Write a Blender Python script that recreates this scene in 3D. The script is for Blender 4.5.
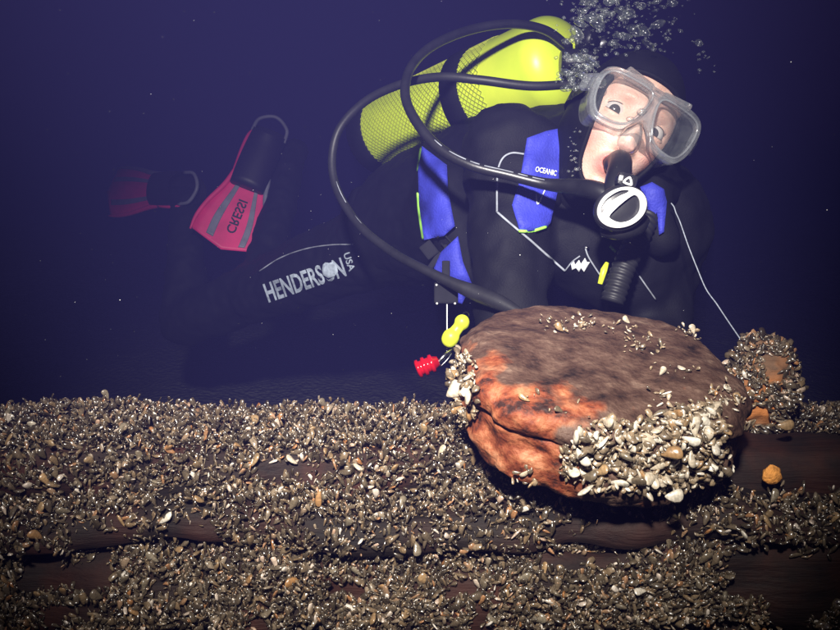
import bpy, bmesh, math, random
import numpy as np
from mathutils import Vector, Matrix, noise
from mathutils.bvhtree import BVHTree
from mathutils.geometry import delaunay_2d_cdt

random.seed(7)
RNG = np.random.default_rng(11)
for o in list(bpy.data.objects):
    bpy.data.objects.remove(o)
SC = bpy.context.scene
C = SC.collection
R = math.radians

# ------------------------------------------------------------------ camera
PITCH = R(8.0)
CAM = Vector((0, 0, 1.0))
FPX = 727.0                       # focal length in pixels of the 840 wide photograph
cam_d = bpy.data.cameras.new('camera')
cam = bpy.data.objects.new('camera', cam_d)
C.objects.link(cam)
cam.location = CAM
cam.rotation_euler = (R(90) - PITCH, 0, 0)
cam_d.sensor_width = 36
cam_d.lens = 36 * FPX / 840
cam_d.clip_start = 0.01
cam_d.clip_end = 200
SC.camera = cam
FWD = Vector((0, math.cos(PITCH), -math.sin(PITCH)))
UPV = Vector((0, math.sin(PITCH), math.cos(PITCH)))
RGT = Vector((1, 0, 0))

# ------------------------------------------------------------------ water light
w = bpy.data.worlds.new('World')
SC.world = w
w.use_nodes = True
bg = w.node_tree.nodes['Background']
bg.inputs['Color'].default_value = (0.016, 0.009, 0.048, 1)     # deep lake water, almost no daylight left
bg.inputs['Strength'].default_value = 0.35

# the photographer's flash: the one lamp of the photograph, up and to the side of the camera
sd = bpy.data.lights.new('camera_strobe', 'SPOT')
sd.energy = 280
sd.color = (1.0, 0.95, 0.86)
sd.spot_size = R(57)
sd.spot_blend = 1.0
sd.shadow_soft_size = 0.035
strobe = bpy.data.objects.new('camera_strobe', sd)
C.objects.link(strobe)
strobe.location = CAM - RGT * 0.09 + UPV * 0.42 - FWD * 0.26
_aim = CAM + FWD * 1.0 - RGT * 0.015 + UPV * 0.055
strobe.rotation_euler = (_aim - strobe.location).to_track_quat('-Z', 'Y').to_euler()

SC.view_settings.view_transform = 'Standard'
SC.view_settings.look = 'None'
SC.view_settings.gamma = 1
SC.view_settings.exposure = 0
SC.render.engine = 'CYCLES'
SC.cycles.use_denoising = True
SC.cycles.max_bounces = 6
SC.cycles.transparent_max_bounces = 16
SC.cycles.volume_bounces = 0
SC.cycles.sample_clamp_indirect = 3


# ------------------------------------------------------------------ helpers
def P(px, py, d):
    """A place at a distance d in front of the camera, given where the photograph shows it."""
    return CAM + FWD * d + RGT * ((px - 420) / FPX * d) + UPV * ((315 - py) / FPX * d)


def V(x, y, z):
    """direction from (right, up, away)"""
    return RGT * x + UPV * y + FWD * z


_cf = np.array(FWD); _cu = np.array(UPV); _cr = np.array(RGT); _cc = np.array(CAM)


def proj(p):
    p = np.asarray(p) - _cc
    d = p @ _cf
    return 420 + (p @ _cr) / d * FPX, 315 - (p @ _cu) / d * FPX, d


def tag(o, label=None, cat=None, group=None, kind=None):
    if label: o['label'] = label
    if cat: o['category'] = cat
    if group: o['group'] = group
    if kind: o['kind'] = kind
    return o


def empty(name, loc, label=None, cat=None, group=None):
    o = bpy.data.objects.new(name, None)
    o.empty_display_size = 0.02
    C.objects.link(o)
    o.location = loc
    return tag(o, label, cat, group)


def link(name, me, mat, parent=None, smooth=True):
    if mat is not None and not me.materials:
        me.materials.append(mat)
    if smooth:
        me.polygons.foreach_set('use_smooth', [True] * len(me.polygons))
    o = bpy.data.objects.new(name, me)
    C.objects.link(o)
    if parent is not None:
        o.parent = parent
        bpy.context.view_layer.update()
        o.matrix_parent_inverse = parent.matrix_world.inverted()
    return o


def mesh_np(name, v, f):
    """v (n,3), f (m,3|4) int"""
    v = np.asarray(v, dtype=np.float32); f = np.asarray(f, dtype=np.int32)
    me = bpy.data.meshes.new(name)
    k = f.shape[1]
    me.vertices.add(len(v)); me.vertices.foreach_set('co', v.ravel())
    me.loops.add(f.size); me.loops.foreach_set('vertex_index', f.ravel())
    me.polygons.add(len(f))
    me.polygons.foreach_set('loop_start', np.arange(0, f.size, k, dtype=np.int32))
    me.polygons.foreach_set('loop_total', np.full(len(f), k, dtype=np.int32))
    me.update(calc_edges=True)
    me.validate()
    return me


def from_bm(name, bm):
    bmesh.ops.recalc_face_normals(bm, faces=bm.faces)
    me = bpy.data.meshes.new(name)
    bm.to_mesh(me)
    bm.free()
    return me


def grid_faces(nu, nv, wrap_u=False, wrap_v=False):
    u = np.arange(nu if wrap_u else nu - 1); v = np.arange(nv if wrap_v else nv - 1)
    U, W = np.meshgrid(u, v, indexing='ij')
    U2 = (U + 1) % nu; W2 = (W + 1) % nv
    return np.stack([U * nv + W, U2 * nv + W, U2 * nv + W2, U * nv + W2], -1).reshape(-1, 4)


def catmull(pts, n=8):
    pts = [Vector(p) for p in pts]
    q = [2 * pts[0] - pts[1]] + pts + [2 * pts[-1] - pts[-2]]
    out = []
    for i in range(1, len(q) - 2):
        a, b, c, d = q[i - 1], q[i], q[i + 1], q[i + 2]
        for k in range(n):
            t = k / n
            out.append(0.5 * ((2 * b) + (c - a) * t + (2 * a - 5 * b + 4 * c - d) * t * t + (3 * b - a - 3 * c + d) * t ** 3))
    out.append(pts[-1])
    return out


def tube_bm(bm, pts, rad, seg=10, caps=True):
    """pts list of Vectors, rad scalar or list"""
    n = len(pts)
    if not hasattr(rad, '__len__'): rad = [rad] * n
    t0 = (pts[1] - pts[0]).normalized()
    ref = Vector((0, 0, 1)) if abs(t0.z) < 0.9 else Vector((1, 0, 0))
    nrm = t0.cross(ref).normalized()
    rings = []
    for i, p in enumerate(pts):
        t = (pts[min(i + 1, n - 1)] - pts[max(i - 1, 0)]).normalized()
        nrm = (nrm - t * nrm.dot(t)).normalized()
        b = t.cross(nrm)
        rings.append([bm.verts.new(p + (nrm * math.cos(2 * math.pi * k / seg) + b * math.sin(2 * math.pi * k / seg)) * rad[i]) for k in range(seg)])
    for i in range(n - 1):
        for k in range(seg):
            bm.faces.new((rings[i][k], rings[i][(k + 1) % seg], rings[i + 1][(k + 1) % seg], rings[i + 1][k]))
    if caps:
        bm.faces.new(rings[0][::-1]); bm.faces.new(rings[-1])
    return bm


def tube(name, pts, rad, mat, parent=None, seg=10, smooth_n=8):
    bm = bmesh.new()
    if smooth_n:
        if hasattr(rad, '__len__'):
            rr = [Vector((r, 0, 0)) for r in rad]
            rad = [v.x for v in catmull(rr, smooth_n)]
        pts = catmull(pts, smooth_n)
    tube_bm(bm, pts, rad, seg)
    return link(name, from_bm(name, bm), mat, parent)


def frame_of(axis, hint):
    """matrix columns: x along axis, z close to hint"""
    x = axis.normalized()
    y = hint.cross(x).normalized()
    z = x.cross(y)
    return Matrix(((x.x, y.x, z.x, 0), (x.y, y.y, z.y, 0), (x.z, y.z, z.z, 0), (0, 0, 0, 1)))


def lathe(name, prof, M, mat, parent=None, seg=32):
    """prof list of (r, h) along local z; M world matrix"""
    a = np.linspace(0, 2 * np.pi, seg, endpoint=False)
    v = []
    for r, h in prof:
        v.append(np.stack([r * np.cos(a), r * np.sin(a), np.full(seg, h)], -1))
    v = np.concatenate(v)
    v = (np.array(M.to_3x3()) @ v.T).T + np.array(M.translation)
    f = grid_faces(len(prof), seg, False, True)
    bm = bmesh.new()
    me = mesh_np(name, v, f)
    bm.from_mesh(me)
    bmesh.ops.remove_doubles(bm, verts=bm.verts, dist=1e-6)
    bpy.data.meshes.remove(me)
    return link(name, from_bm(name, bm), mat, parent)


def box_bm(bm, M, sx, sy, sz, bev=0.0, seg=2):
    r = bmesh.ops.create_cube(bm, size=1.0, matrix=M @ Matrix.Diagonal((sx, sy, sz, 1)))
    if bev > 0:
        ed = list({e for v in r['verts'] for e in v.link_edges})
        bmesh.ops.bevel(bm, geom=ed, offset=bev, segments=seg, affect='EDGES', profile=0.6)


def rbox(name, M, s, bev, mat, parent=None):
    bm = bmesh.new()
    box_bm(bm, M, s[0], s[1], s[2], bev)
    return link(name, from_bm(name, bm), mat, parent, smooth=False)


def eval_mesh(o, name):
    dg = bpy.context.evaluated_depsgraph_get()
    dg.update()
    me = bpy.data.meshes.new_from_object(o.evaluated_get(dg))
    me.name = name
    return me


# ------------------------------------------------------------------ materials
def nt(name):
    m = bpy.data.materials.new(name)
    m.use_nodes = True
    return m, m.node_tree.nodes, m.node_tree.links, m.node_tree.nodes['Principled BSDF']


def plain(name, col, rough=0.5, spec=0.5, var=0.15, scale=60, bump=0.1, metallic=0.0, bscale=200, bdist=0.001):
    m, N, L, b = nt(name)
    b.inputs['Roughness'].default_value = rough
    b.inputs['Specular IOR Level'].default_value = spec
    b.inputs['Metallic'].default_value = metallic
    tc = N.new('ShaderNodeTexCoord')
    n = N.new('ShaderNodeTexNoise'); n.inputs['Scale'].default_value = scale; n.inputs['Detail'].default_value = 5
    L.new(tc.outputs['Object'], n.inputs['Vector'])
    r = N.new('ShaderNodeValToRGB')
    r.color_ramp.elements[0].position = 0.3; r.color_ramp.elements[1].position = 0.7
    r.color_ramp.elements[0].color = tuple(c * (1 - var) for c in col) + (1,)
    r.color_ramp.elements[1].color = tuple(min(1, c * (1 + var)) for c in col) + (1,)
    L.new(n.outputs['Fac'], r.inputs['Fac']); L.new(r.outputs['Color'], b.inputs['Base Color'])
    if bump:
        n2 = N.new('ShaderNodeTexNoise'); n2.inputs['Scale'].default_value = bscale; n2.inputs['Detail'].default_value = 4
        L.new(tc.outputs['Object'], n2.inputs['Vector'])
        bp = N.new('ShaderNodeBump'); bp.inputs['Strength'].default_value = bump; bp.inputs['Distance'].default_value = bdist
        L.new(n2.outputs['Fac'], bp.inputs['Height']); L.new(bp.outputs['Normal'], b.inputs['Normal'])
    return m


NEOPRENE = plain('black_neoprene', (0.0050, 0.0050, 0.0080), 0.7, 0.16, 0.3, 25, 0.5, bscale=420, bdist=0.0015)
HOODM = plain('black_hood_neoprene', (0.005, 0.005, 0.007), 0.7, 0.15, 0.3, 30, 0.4, bscale=500)
NYLON = plain('black_nylon', (0.005, 0.005, 0.008), 0.7, 0.12, 0.3, 40, 0.6, bscale=600)
BLUEF = plain('blue_vest_fabric', (0.038, 0.045, 0.42), 0.6, 0.3, 0.22, 18, 0.6, bscale=300, bdist=0.002)
LIMEF = plain('lime_trim', (0.35, 0.75, 0.10), 0.5, 0.4, 0.1, 60, 0.1)
WHITEF = plain('white_print', (0.72, 0.74, 0.78), 0.6, 0.3, 0.1, 90, 0.1)
PALEF = plain('pale_print', (0.45, 0.52, 0.62), 0.6, 0.3, 0.3, 120, 0.1)
PIPING = plain('grey_piping', (0.26, 0.28, 0.33), 0.6, 0.3, 0.3, 70, 0.1)
RUBBER = plain('black_rubber', (0.012, 0.012, 0.015), 0.36, 0.5, 0.3, 40, 0.15)
RUBBER2 = plain('dull_rubber', (0.014, 0.014, 0.017), 0.5, 0.4, 0.3, 40, 0.15)
PLASTIC = plain('black_plastic', (0.016, 0.016, 0.02), 0.32, 0.5, 0.2, 50, 0.08)
BUCKLE = plain('charcoal_plastic', (0.010, 0.010, 0.014), 0.75, 0.15, 0.2, 50, 0.1)
WHITEP = plain('white_plastic', (0.80, 0.80, 0.80), 0.35, 0.5, 0.05, 50, 0.05)
YELLOWP = plain('yellow_paint', (0.74, 0.97, 0.045), 0.36, 0.5, 0.16, 9, 0.25, bscale=50)
YELLOWN = plain('yellow_plastic', (0.72, 0.80, 0.04), 0.4, 0.5, 0.08, 40, 0.1)
NETM = plain('olive_net', (0.46, 0.52, 0.035), 0.6, 0.3, 0.2, 90, 0.1)
PINK = plain('pink_fin_plastic', (0.70, 0.03, 0.15), 0.5, 0.4, 0.16, 20, 0.1)
FINGREY = plain('grey_fin_rubber', (0.17, 0.17, 0.22), 0.5, 0.4, 0.2, 40, 0.1)
FINDARK = plain('dark_fin_rubber', (0.008, 0.006, 0.011), 0.5, 0.4, 0.2, 40, 0.1)
STEEL = plain('stainless_steel', (0.6, 0.6, 0.62), 0.25, 0.5, 0.1, 50, 0.05, metallic=1.0)
REDP = plain('red_plastic', (0.40, 0.006, 0.012), 0.14, 0.6, 0.1, 50, 0.05)
LINEM = plain('fishing_line_nylon', (0.30, 0.33, 0.40), 0.5, 0.4, 0.3, 300, 0.1)
BOLTM = plain('orange_corroded_bolt', (0.62, 0.26, 0.06), 0.8, 0.2, 0.35, 160, 0.9, bscale=300, bdist=0.003)
SNOWM = plain('pale_particle', (0.6, 0.6, 0.6), 0.6, 0.3, 0.2, 50, 0.0)


def see_through(name, col, fac, rough, refl_rough, gl=0.25):
    """clear or milky plastic: part see-through, part pale body, glossy skin"""
    m, N, L, b = nt(name)
    N.remove(b)
    out = N['Material Output']
    tr = N.new('ShaderNodeBsdfTransparent')
    df = N.new('ShaderNodeBsdfDiffuse'); df.inputs['Color'].default_value = (*col, 1); df.inputs['Roughness'].default_value = rough
    tl = N.new('ShaderNodeBsdfTranslucent'); tl.inputs['Color'].default_value = (*col, 1)
    gs = N.new('ShaderNodeBsdfGlossy'); gs.inputs['Roughness'].default_value = refl_rough
    m0 = N.new('ShaderNodeMixShader'); m0.inputs[0].default_value = 0.35
    L.new(df.outputs[0], m0.inputs[1]); L.new(tl.outputs[0], m0.inputs[2])
    m1 = N.new('ShaderNodeMixShader')
    lw = N.new('ShaderNodeLayerWeight'); lw.inputs['Blend'].default_value = 0.25
    nz = N.new('ShaderNodeTexNoise'); nz.inputs['Scale'].default_value = 70
    tc = N.new('ShaderNodeTexCoord'); L.new(tc.outputs['Object'], nz.inputs['Vector'])
    mr = N.new('ShaderNodeMapRange'); mr.inputs['From Min'].default_value = 0.3; mr.inputs['From Max'].default_value = 0.7
    mr.inputs['To Min'].default_value = fac * 0.6; mr.inputs['To Max'].default_value = min(1, fac * 1.4)
    L.new(nz.outputs['Fac'], mr.inputs['Value'])
    L.new(mr.outputs[0], m1.inputs[0])
    L.new(tr.outputs[0], m1.inputs[1]); L.new(m0.outputs[0], m1.inputs[2])
    m2 = N.new('ShaderNodeMixShader')
    mu = N.new('ShaderNodeMath'); mu.operation = 'MULTIPLY_ADD'; mu.inputs[1].default_value = gl; mu.inputs[2].default_value = 0.03
    L.new(lw.outputs['Fresnel'], mu.inputs[0]); L.new(mu.outputs[0], m2.inputs[0])
    L.new(m1.outputs[0], m2.inputs[1]); L.new(gs.outputs[0], m2.inputs[2])
    bp = N.new('ShaderNodeBump'); bp.inputs['Strength'].default_value = 0.25; bp.inputs['Distance'].default_value = 0.002
    L.new(nz.outputs['Fac'], bp.inputs['Height'])
    L.new(bp.outputs['Normal'], gs.inputs['Normal']); L.new(bp.outputs['Normal'], df.inputs['Normal'])
    L.new(m2.outputs[0], out.inputs['Surface'])
    return m


GLASSM = see_through('mask_glass', (0.5, 0.55, 0.6), 0.04, 0.5, 0.08, 0.35)
SILICONE = see_through('milky_silicone', (0.55, 0.58, 0.60), 0.15, 0.5, 0.2, 0.6)
FRAMEM = see_through('clear_grey_frame', (0.46, 0.49, 0.52), 0.22, 0.4, 0.16, 0.7)
BUBBLE = see_through('air_bubble', (0.42, 0.50, 0.45), 0.07, 0.3, 0.2, 0.55)


def ramp(N, fac_out, L, stops):
    r = N.new('ShaderNodeValToRGB')
    el = r.color_ramp.elements
    while len(el) < len(stops): el.new(0.5)
    for e, (p, c) in zip(el, stops):
        e.position = p; e.color = (*c, 1)
    L.new(fac_out, r.inputs['Fac'])
    return r


def shell_material(name, stops, rough=0.3):
    m, N, L, b = nt(name)
    g = N.new('ShaderNodeNewGeometry'); oi = N.new('ShaderNodeObjectInfo')
    ad = N.new('ShaderNodeMath'); ad.operation = 'ADD'
    L.new(g.outputs['Random Per Island'], ad.inputs[0]); L.new(oi.outputs['Random'], ad.inputs[1])
    fr = N.new('ShaderNodeMath'); fr.operation = 'FRACT'; L.new(ad.outputs[0], fr.inputs[0])
    r = ramp(N, fr.outputs[0], L, stops)
    at = N.new('ShaderNodeAttribute'); at.attribute_name = 'growth'
    # growth bands along the shell, darker and paler rings
    wv = N.new('ShaderNodeMath'); wv.operation = 'MULTIPLY_ADD'; wv.inputs[1].default_value = 34
    L.new(at.outputs['Fac'], wv.inputs[0]); L.new(fr.outputs[0], wv.inputs[2])
    sn = N.new('ShaderNodeMath'); sn.operation = 'SINE'; L.new(wv.outputs[0], sn.inputs[0])
    tc = N.new('ShaderNodeTexCoord')
    nz = N.new('ShaderNodeTexNoise'); nz.inputs['Scale'].default_value = 260; nz.inputs['Detail'].default_value = 3
    L.new(g.outputs['Position'], nz.inputs['Vector'])
    mx = N.new('ShaderNodeMath'); mx.operation = 'MULTIPLY_ADD'; mx.inputs[1].default_value = 0.10; mx.inputs[2].default_value = 0.75
    L.new(sn.outputs[0], mx.inputs[0])
    mm = N.new('ShaderNodeMath'); mm.operation = 'MULTIPLY'; L.new(mx.outputs[0], mm.inputs[0]); L.new(nz.outputs['Fac'], mm.inputs[1])
    hs = N.new('ShaderNodeHueSaturation')
    vr = N.new('ShaderNodeMath'); vr.operation = 'MULTIPLY_ADD'; vr.inputs[1].default_value = 1.7; vr.inputs[2].default_value = 0.30
    L.new(mm.outputs[0], vr.inputs[0]); L.new(vr.outputs[0], hs.inputs['Value'])
    L.new(r.outputs['Color'], hs.inputs['Color'])
    L.new(hs.outputs['Color'], b.inputs['Base Color'])
    b.inputs['Roughness'].default_value = rough
    b.inputs['Specular IOR Level'].default_value = 1.0
    bp = N.new('ShaderNodeBump'); bp.inputs['Strength'].default_value = 0.4; bp.inputs['Distance'].default_value = 0.0012
    L.new(nz.outputs['Fac'], bp.inputs['Height']); L.new(bp.outputs['Normal'], b.inputs['Normal'])
    return m


SHELL_MIX = shell_material('mussel_shell_mixed', [
    (0.0, (0.028, 0.020, 0.013)), (0.30, (0.062, 0.046, 0.030)), (0.62, (0.115, 0.086, 0.056)),
    (0.80, (0.18, 0.12, 0.065)), (0.89, (0.24, 0.19, 0.135)), (0.95, (0.28, 0.12, 0.04)), (1.0, (0.66, 0.60, 0.52))], 0.22)
SHELL_GREY = shell_material('mussel_shell_grey', [(0.0, (0.085, 0.063, 0.040)), (0.5, (0.14, 0.108, 0.07)), (1.0, (0.20, 0.165, 0.115))], 0.24)
SHELL_TAN = shell_material('mussel_shell_tan', [(0.0, (0.28, 0.14, 0.05)), (0.5, (0.25, 0.17, 0.09)), (1.0, (0.34, 0.21, 0.10))], 0.3)
SHELL_PALE = shell_material('mussel_shell_cream', [(0.0, (0.40, 0.33, 0.24)), (0.5, (0.52, 0.45, 0.35)), (1.0, (0.66, 0.61, 0.52))], 0.34)
SHELL_BLOCK = shell_material('mussel_shell_on_block', [
    (0.0, (0.10, 0.075, 0.05)), (0.35, (0.19, 0.14, 0.09)), (0.6, (0.28, 0.20, 0.12)), (0.85, (0.36, 0.29, 0.21)), (1.0, (0.60, 0.54, 0.45))], 0.28)


def timber_material(name, base, red, dark):
    m, N, L, b = nt(name)
    tc = N.new('ShaderNodeTexCoord')
    mp = N.new('ShaderNodeMapping'); mp.inputs['Scale'].default_value = (5, 60, 60)
    L.new(tc.outputs['Object'], mp.inputs['Vector'])
    n1 = N.new('ShaderNodeTexNoise'); n1.inputs['Scale'].default_value = 2.2; n1.inputs['Detail'].default_value = 8; n1.inputs['Roughness'].default_value = 0.65
    L.new(mp.outputs[0], n1.inputs['Vector'])
    n2 = N.new('ShaderNodeTexNoise'); n2.inputs['Scale'].default_value = 14; n2.inputs['Detail'].default_value = 5
    L.new(tc.outputs['Object'], n2.inputs['Vector'])
    r1 = ramp(N, n1.outputs['Fac'], L, [(0.25, dark), (0.5, base), (0.75, tuple(c * 1.5 for c in base))])
    r2 = ramp(N, n2.outputs['Fac'], L, [(0.45, (0, 0, 0)), (0.7, (1, 1, 1))])
    mx = N.new('ShaderNodeMixRGB'); mx.inputs['Color2'].default_value = (*red, 1)
    L.new(r2.outputs['Color'], mx.inputs['Fac']); L.new(r1.outputs['Color'], mx.inputs['Color1'])
    L.new(mx.outputs[0], b.inputs['Base Color'])
    b.inputs['Roughness'].default_value = 0.7
    b.inputs['Specular IOR Level'].default_value = 0.3
    bp = N.new('ShaderNodeBump'); bp.inputs['Strength'].default_value = 0.8; bp.inputs['Distance'].default_value = 0.004
    L.new(n1.outputs['Fac'], bp.inputs['Height']); L.new(bp.outputs['Normal'], b.inputs['Normal'])
    return m


TIMBER = timber_material('waterlogged_timber', (0.009, 0.005, 0.0035), (0.030, 0.009, 0.005), (0.003, 0.002, 0.002))
TIMBER2 = timber_material('waterlogged_red_timber', (0.013, 0.006, 0.004), (0.042, 0.011, 0.005), (0.004, 0.002, 0.002))


def block_material():
    m, N, L, b = nt('rust_stained_block_wood')
    tc = N.new('ShaderNodeTexCoord')
    at = N.new('ShaderNodeAttribute'); at.attribute_name = 'stain'
    n1 = N.new('ShaderNodeTexNoise'); n1.inputs['Scale'].default_value = 34; n1.inputs['Detail'].default_value = 8; n1.inputs['Roughness'].default_value = 0.65
    n2 = N.new('ShaderNodeTexNoise'); n2.inputs['Scale'].default_value = 26; n2.inputs['Detail'].default_value = 7
    mp = N.new('ShaderNodeMapping'); mp.inputs['Scale'].default_value = (1, 1.35, 1.2); mp.inputs['Rotation'].default_value = (0, 0, 0.4)
    L.new(tc.outputs['Object'], mp.inputs['Vector']); L.new(mp.outputs[0], n1.inputs['Vector']); L.new(tc.outputs['Object'], n2.inputs['Vector'])
    grey = ramp(N, n1.outputs['Fac'], L, [(0.32, (0.010, 0.005, 0.004)), (0.45, (0.052, 0.026, 0.018)), (0.58, (0.092, 0.052, 0.037)), (0.74, (0.19, 0.125, 0.092))])
    rust = ramp(N, n1.outputs['Fac'], L, [(0.36, (0.030, 0.011, 0.008)), (0.45, (0.17, 0.038, 0.015)), (0.55, (0.27, 0.085, 0.036)), (0.70, (0.44, 0.20, 0.105))])
    ad = N.new('ShaderNodeMath'); ad.operation = 'MULTIPLY_ADD'; ad.inputs[1].default_value = 1.9; ad.inputs[2].default_value = -0.95
    L.new(n2.outputs['Fac'], ad.inputs[0])
    sm = N.new('ShaderNodeMath'); sm.operation = 'ADD'; L.new(ad.outputs[0], sm.inputs[0]); L.new(at.outputs['Fac'], sm.inputs[1])
    rr = ramp(N, sm.outputs[0], L, [(0.36, (0, 0, 0)), (0.62, (1, 1, 1))])
    mx = N.new('ShaderNodeMixRGB'); L.new(rr.outputs['Color'], mx.inputs['Fac'])
    L.new(grey.outputs['Color'], mx.inputs['Color1']); L.new(rust.outputs['Color'], mx.inputs['Color2'])
    L.new(mx.outputs[0], b.inputs['Base Color'])
    b.inputs['Roughness'].default_value = 0.62
    b.inputs['Specular IOR Level'].default_value = 0.3
    n3 = N.new('ShaderNodeTexNoise'); n3.inputs['Scale'].default_value = 150; n3.inputs['Detail'].default_value = 6
    L.new(tc.outputs['Object'], n3.inputs['Vector'])
    b1 = N.new('ShaderNodeBump'); b1.inputs['Strength'].default_value = 0.45; b1.inputs['Distance'].default_value = 0.004
    L.new(n1.outputs['Fac'], b1.inputs['Height'])
    b2 = N.new('ShaderNodeBump'); b2.inputs['Strength'].default_value = 0.9; b2.inputs['Distance'].default_value = 0.003
    L.new(n3.outputs['Fac'], b2.inputs['Height']); L.new(b1.outputs['Normal'], b2.inputs['Normal'])
    L.new(b2.outputs['Normal'], b.inputs['Normal'])
    return m


BLOCKM = block_material()


def skin_material():
    m, N, L, b = nt('wet_skin')
    tc = N.new('ShaderNodeTexCoord')
    n = N.new('ShaderNodeTexNoise'); n.inputs['Scale'].default_value = 28; n.inputs['Detail'].default_value = 5
    L.new(tc.outputs['Object'], n.inputs['Vector'])
    r = ramp(N, n.outputs['Fac'], L, [(0.32, (0.50, 0.28, 0.21)), (0.5, (0.62, 0.41, 0.33)), (0.68, (0.72, 0.54, 0.45))])
    at = N.new('ShaderNodeAttribute'); at.attribute_name = 'flush'
    mx = N.new('ShaderNodeMixRGB'); mx.inputs['Color2'].default_value = (0.62, 0.17, 0.15, 1)
    L.new(at.outputs['Fac'], mx.inputs['Fac']); L.new(r.outputs['Color'], mx.inputs['Color1'])
    L.new(mx.outputs[0], b.inputs['Base Color'])
    b.inputs['Roughness'].default_value = 0.45
    b.inputs['Subsurface Weight'].default_value = 0.15
    b.inputs['Subsurface Scale'].default_value = 0.004
    n3 = N.new('ShaderNodeTexNoise'); n3.inputs['Scale'].default_value = 420
    L.new(tc.outputs['Object'], n3.inputs['Vector'])
    b1 = N.new('ShaderNodeBump'); b1.inputs['Strength'].default_value = 0.5; b1.inputs['Distance'].default_value = 0.0015
    L.new(n3.outputs['Fac'], b1.inputs['Height']); L.new(b1.outputs['Normal'], b.inputs['Normal'])
    return m


SKIN = skin_material()
SCLERA = plain('eye_white', (0.50, 0.46, 0.44), 0.15, 0.6, 0.05, 100, 0)
IRIS = plain('dark_iris', (0.035, 0.03, 0.028), 0.08, 0.7, 0.4, 400, 0)
LASHM = plain('dark_lashes', (0.12, 0.07, 0.055), 0.6, 0.3, 0.2, 200, 0)


# ------------------------------------------------------------------ lake bed
def build_lakebed():
    xs = np.concatenate([-np.geomspace(0.02, 60, 110)[::-1], [0], np.geomspace(0.02, 60, 110)])
    ys = np.concatenate([np.linspace(-3, 0, 20), np.geomspace(0.03, 90, 170)])
    v = []
    for x in xs:
        for y in ys:
            z = 0.10 + 0.10 * noise.noise(Vector((x * 0.6, y * 0.6, 3))) + 0.045 * noise.noise(Vector((x * 2.3, y * 2.3, 9))) + 0.016 * noise.noise(Vector((x * 9, y * 9, 1)))
            z += 0.32 * (1 / (1 + math.exp(-(y - 3.6) * 1.6)))     # the bottom rises gently behind the diver
            v.append((x, y, z))
    me = mesh_np('lakebed', v, grid_faces(len(xs), len(ys)))
    m, N, L, b = nt('silty_lakebed')
    tc = N.new('ShaderNodeTexCoord')
    n = N.new('ShaderNodeTexNoise'); n.inputs['Scale'].default_value = 9; n.inputs['Detail'].default_value = 10; n.inputs['Roughness'].default_value = 0.7
    L.new(tc.outputs['Object'], n.inputs['Vector'])
    n2 = N.new('ShaderNodeTexVoronoi'); n2.inputs['Scale'].default_value = 45
    L.new(tc.outputs['Object'], n2.inputs['Vector'])
    r = ramp(N, n.outputs['Fac'], L, [(0.3, (0.035, 0.038, 0.032)), (0.55, (0.085, 0.088, 0.07)), (0.75, (0.16, 0.16, 0.13))])
    L.new(r.outputs['Color'], b.inputs['Base Color'])
    b.inputs['Roughness'].default_value = 0.9
    bp = N.new('ShaderNodeBump'); bp.inputs['Strength'].default_value = 0.9; bp.inputs['Distance'].default_value = 0.03
    mu = N.new('ShaderNodeMath'); mu.operation = 'ADD'; L.new(n.outputs['Fac'], mu.inputs[0]); L.new(n2.outputs['Distance'], mu.inputs[1])
    L.new(mu.outputs[0], bp.inputs['Height']); L.new(bp.outputs['Normal'], b.inputs['Normal'])
    o = link('lakebed', me, m)
    return tag(o, 'dark silty lake bottom fading away behind the diver', 'lake bed', kind='structure')


LAKEBED = build_lakebed()


# ------------------------------------------------------------------ wreck timbers
def plank(name, prof, x0, x1, mat, parent, amp=0.006, seed=0, nx=520, skew=0.0, mound=0.0):
    """prof: closed polygon of (y, z) points, densified; runs along x"""
    pr = []
    n = len(prof)
    for i in range(n):
        a = Vector(prof[i]); b = Vector(prof[(i + 1) % n])
        k = max(1, int((b - a).length / 0.0105))
        for j in range(k):
            pr.append(a + (b - a) * (j / k))
    pr = np.array([(p.x, p.y) for p in pr])
    for _ in range(2):                               # soften worn corners
        pr = 0.5 * pr + 0.25 * np.roll(pr, 1, 0) + 0.25 * np.roll(pr, -1, 0)
    cen = pr.mean(0)
    t = np.linspace(-1, 1, nx)
    xs = (x0 + x1) / 2 + (x1 - x0) / 2 * np.sign(t) * (0.42 * np.abs(t) + 0.58 * np.abs(t) ** 3)
    v = np.zeros((nx, len(pr), 3))
    for i, x in enumerate(xs):
        for j, (y, z) in enumerate(pr):
            d = Vector((0, y - cen[0], z - cen[1])).normalized()
            q = Vector((x * 6 + seed * 7.1, y * 22, z * 22))
            a = amp * noise.noise(q) + amp * 0.5 * noise.noise(q * 3.3) + 0.016 * noise.noise(Vector((x * 13 + seed * 3, y * 12, z * 12)))
            if mound and z > cen[1]:
                a += mound * (max(0, noise.noise(Vector((x * 6.5 + 3.3, seed, y * 5)))) * 1.5 + 0.5 * noise.noise(Vector((x * 17, seed + 4, y * 12))))
            v[i, j] = (x, y + d.y * a + skew * x, z + d.z * a + 0.004 * noise.noise(Vector((x * 2, seed, 0))) + (0.016 * noise.noise(Vector((x * 5 + 1.7, 0, 0))) + 0.007 * noise.noise(Vector((x * 14, 3, 0))) if seed > 1 else 0))
    me = mesh_np(name, v.reshape(-1, 3), grid_faces(nx, len(pr), False, True))
    bm = bmesh.new(); bm.from_mesh(me)
    bmesh.ops.holes_fill(bm, edges=[e for e in bm.edges if e.is_boundary], sides=0)
    bpy.data.meshes.remove(me)
    return link(name, from_bm(name, bm), mat, parent)


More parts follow.
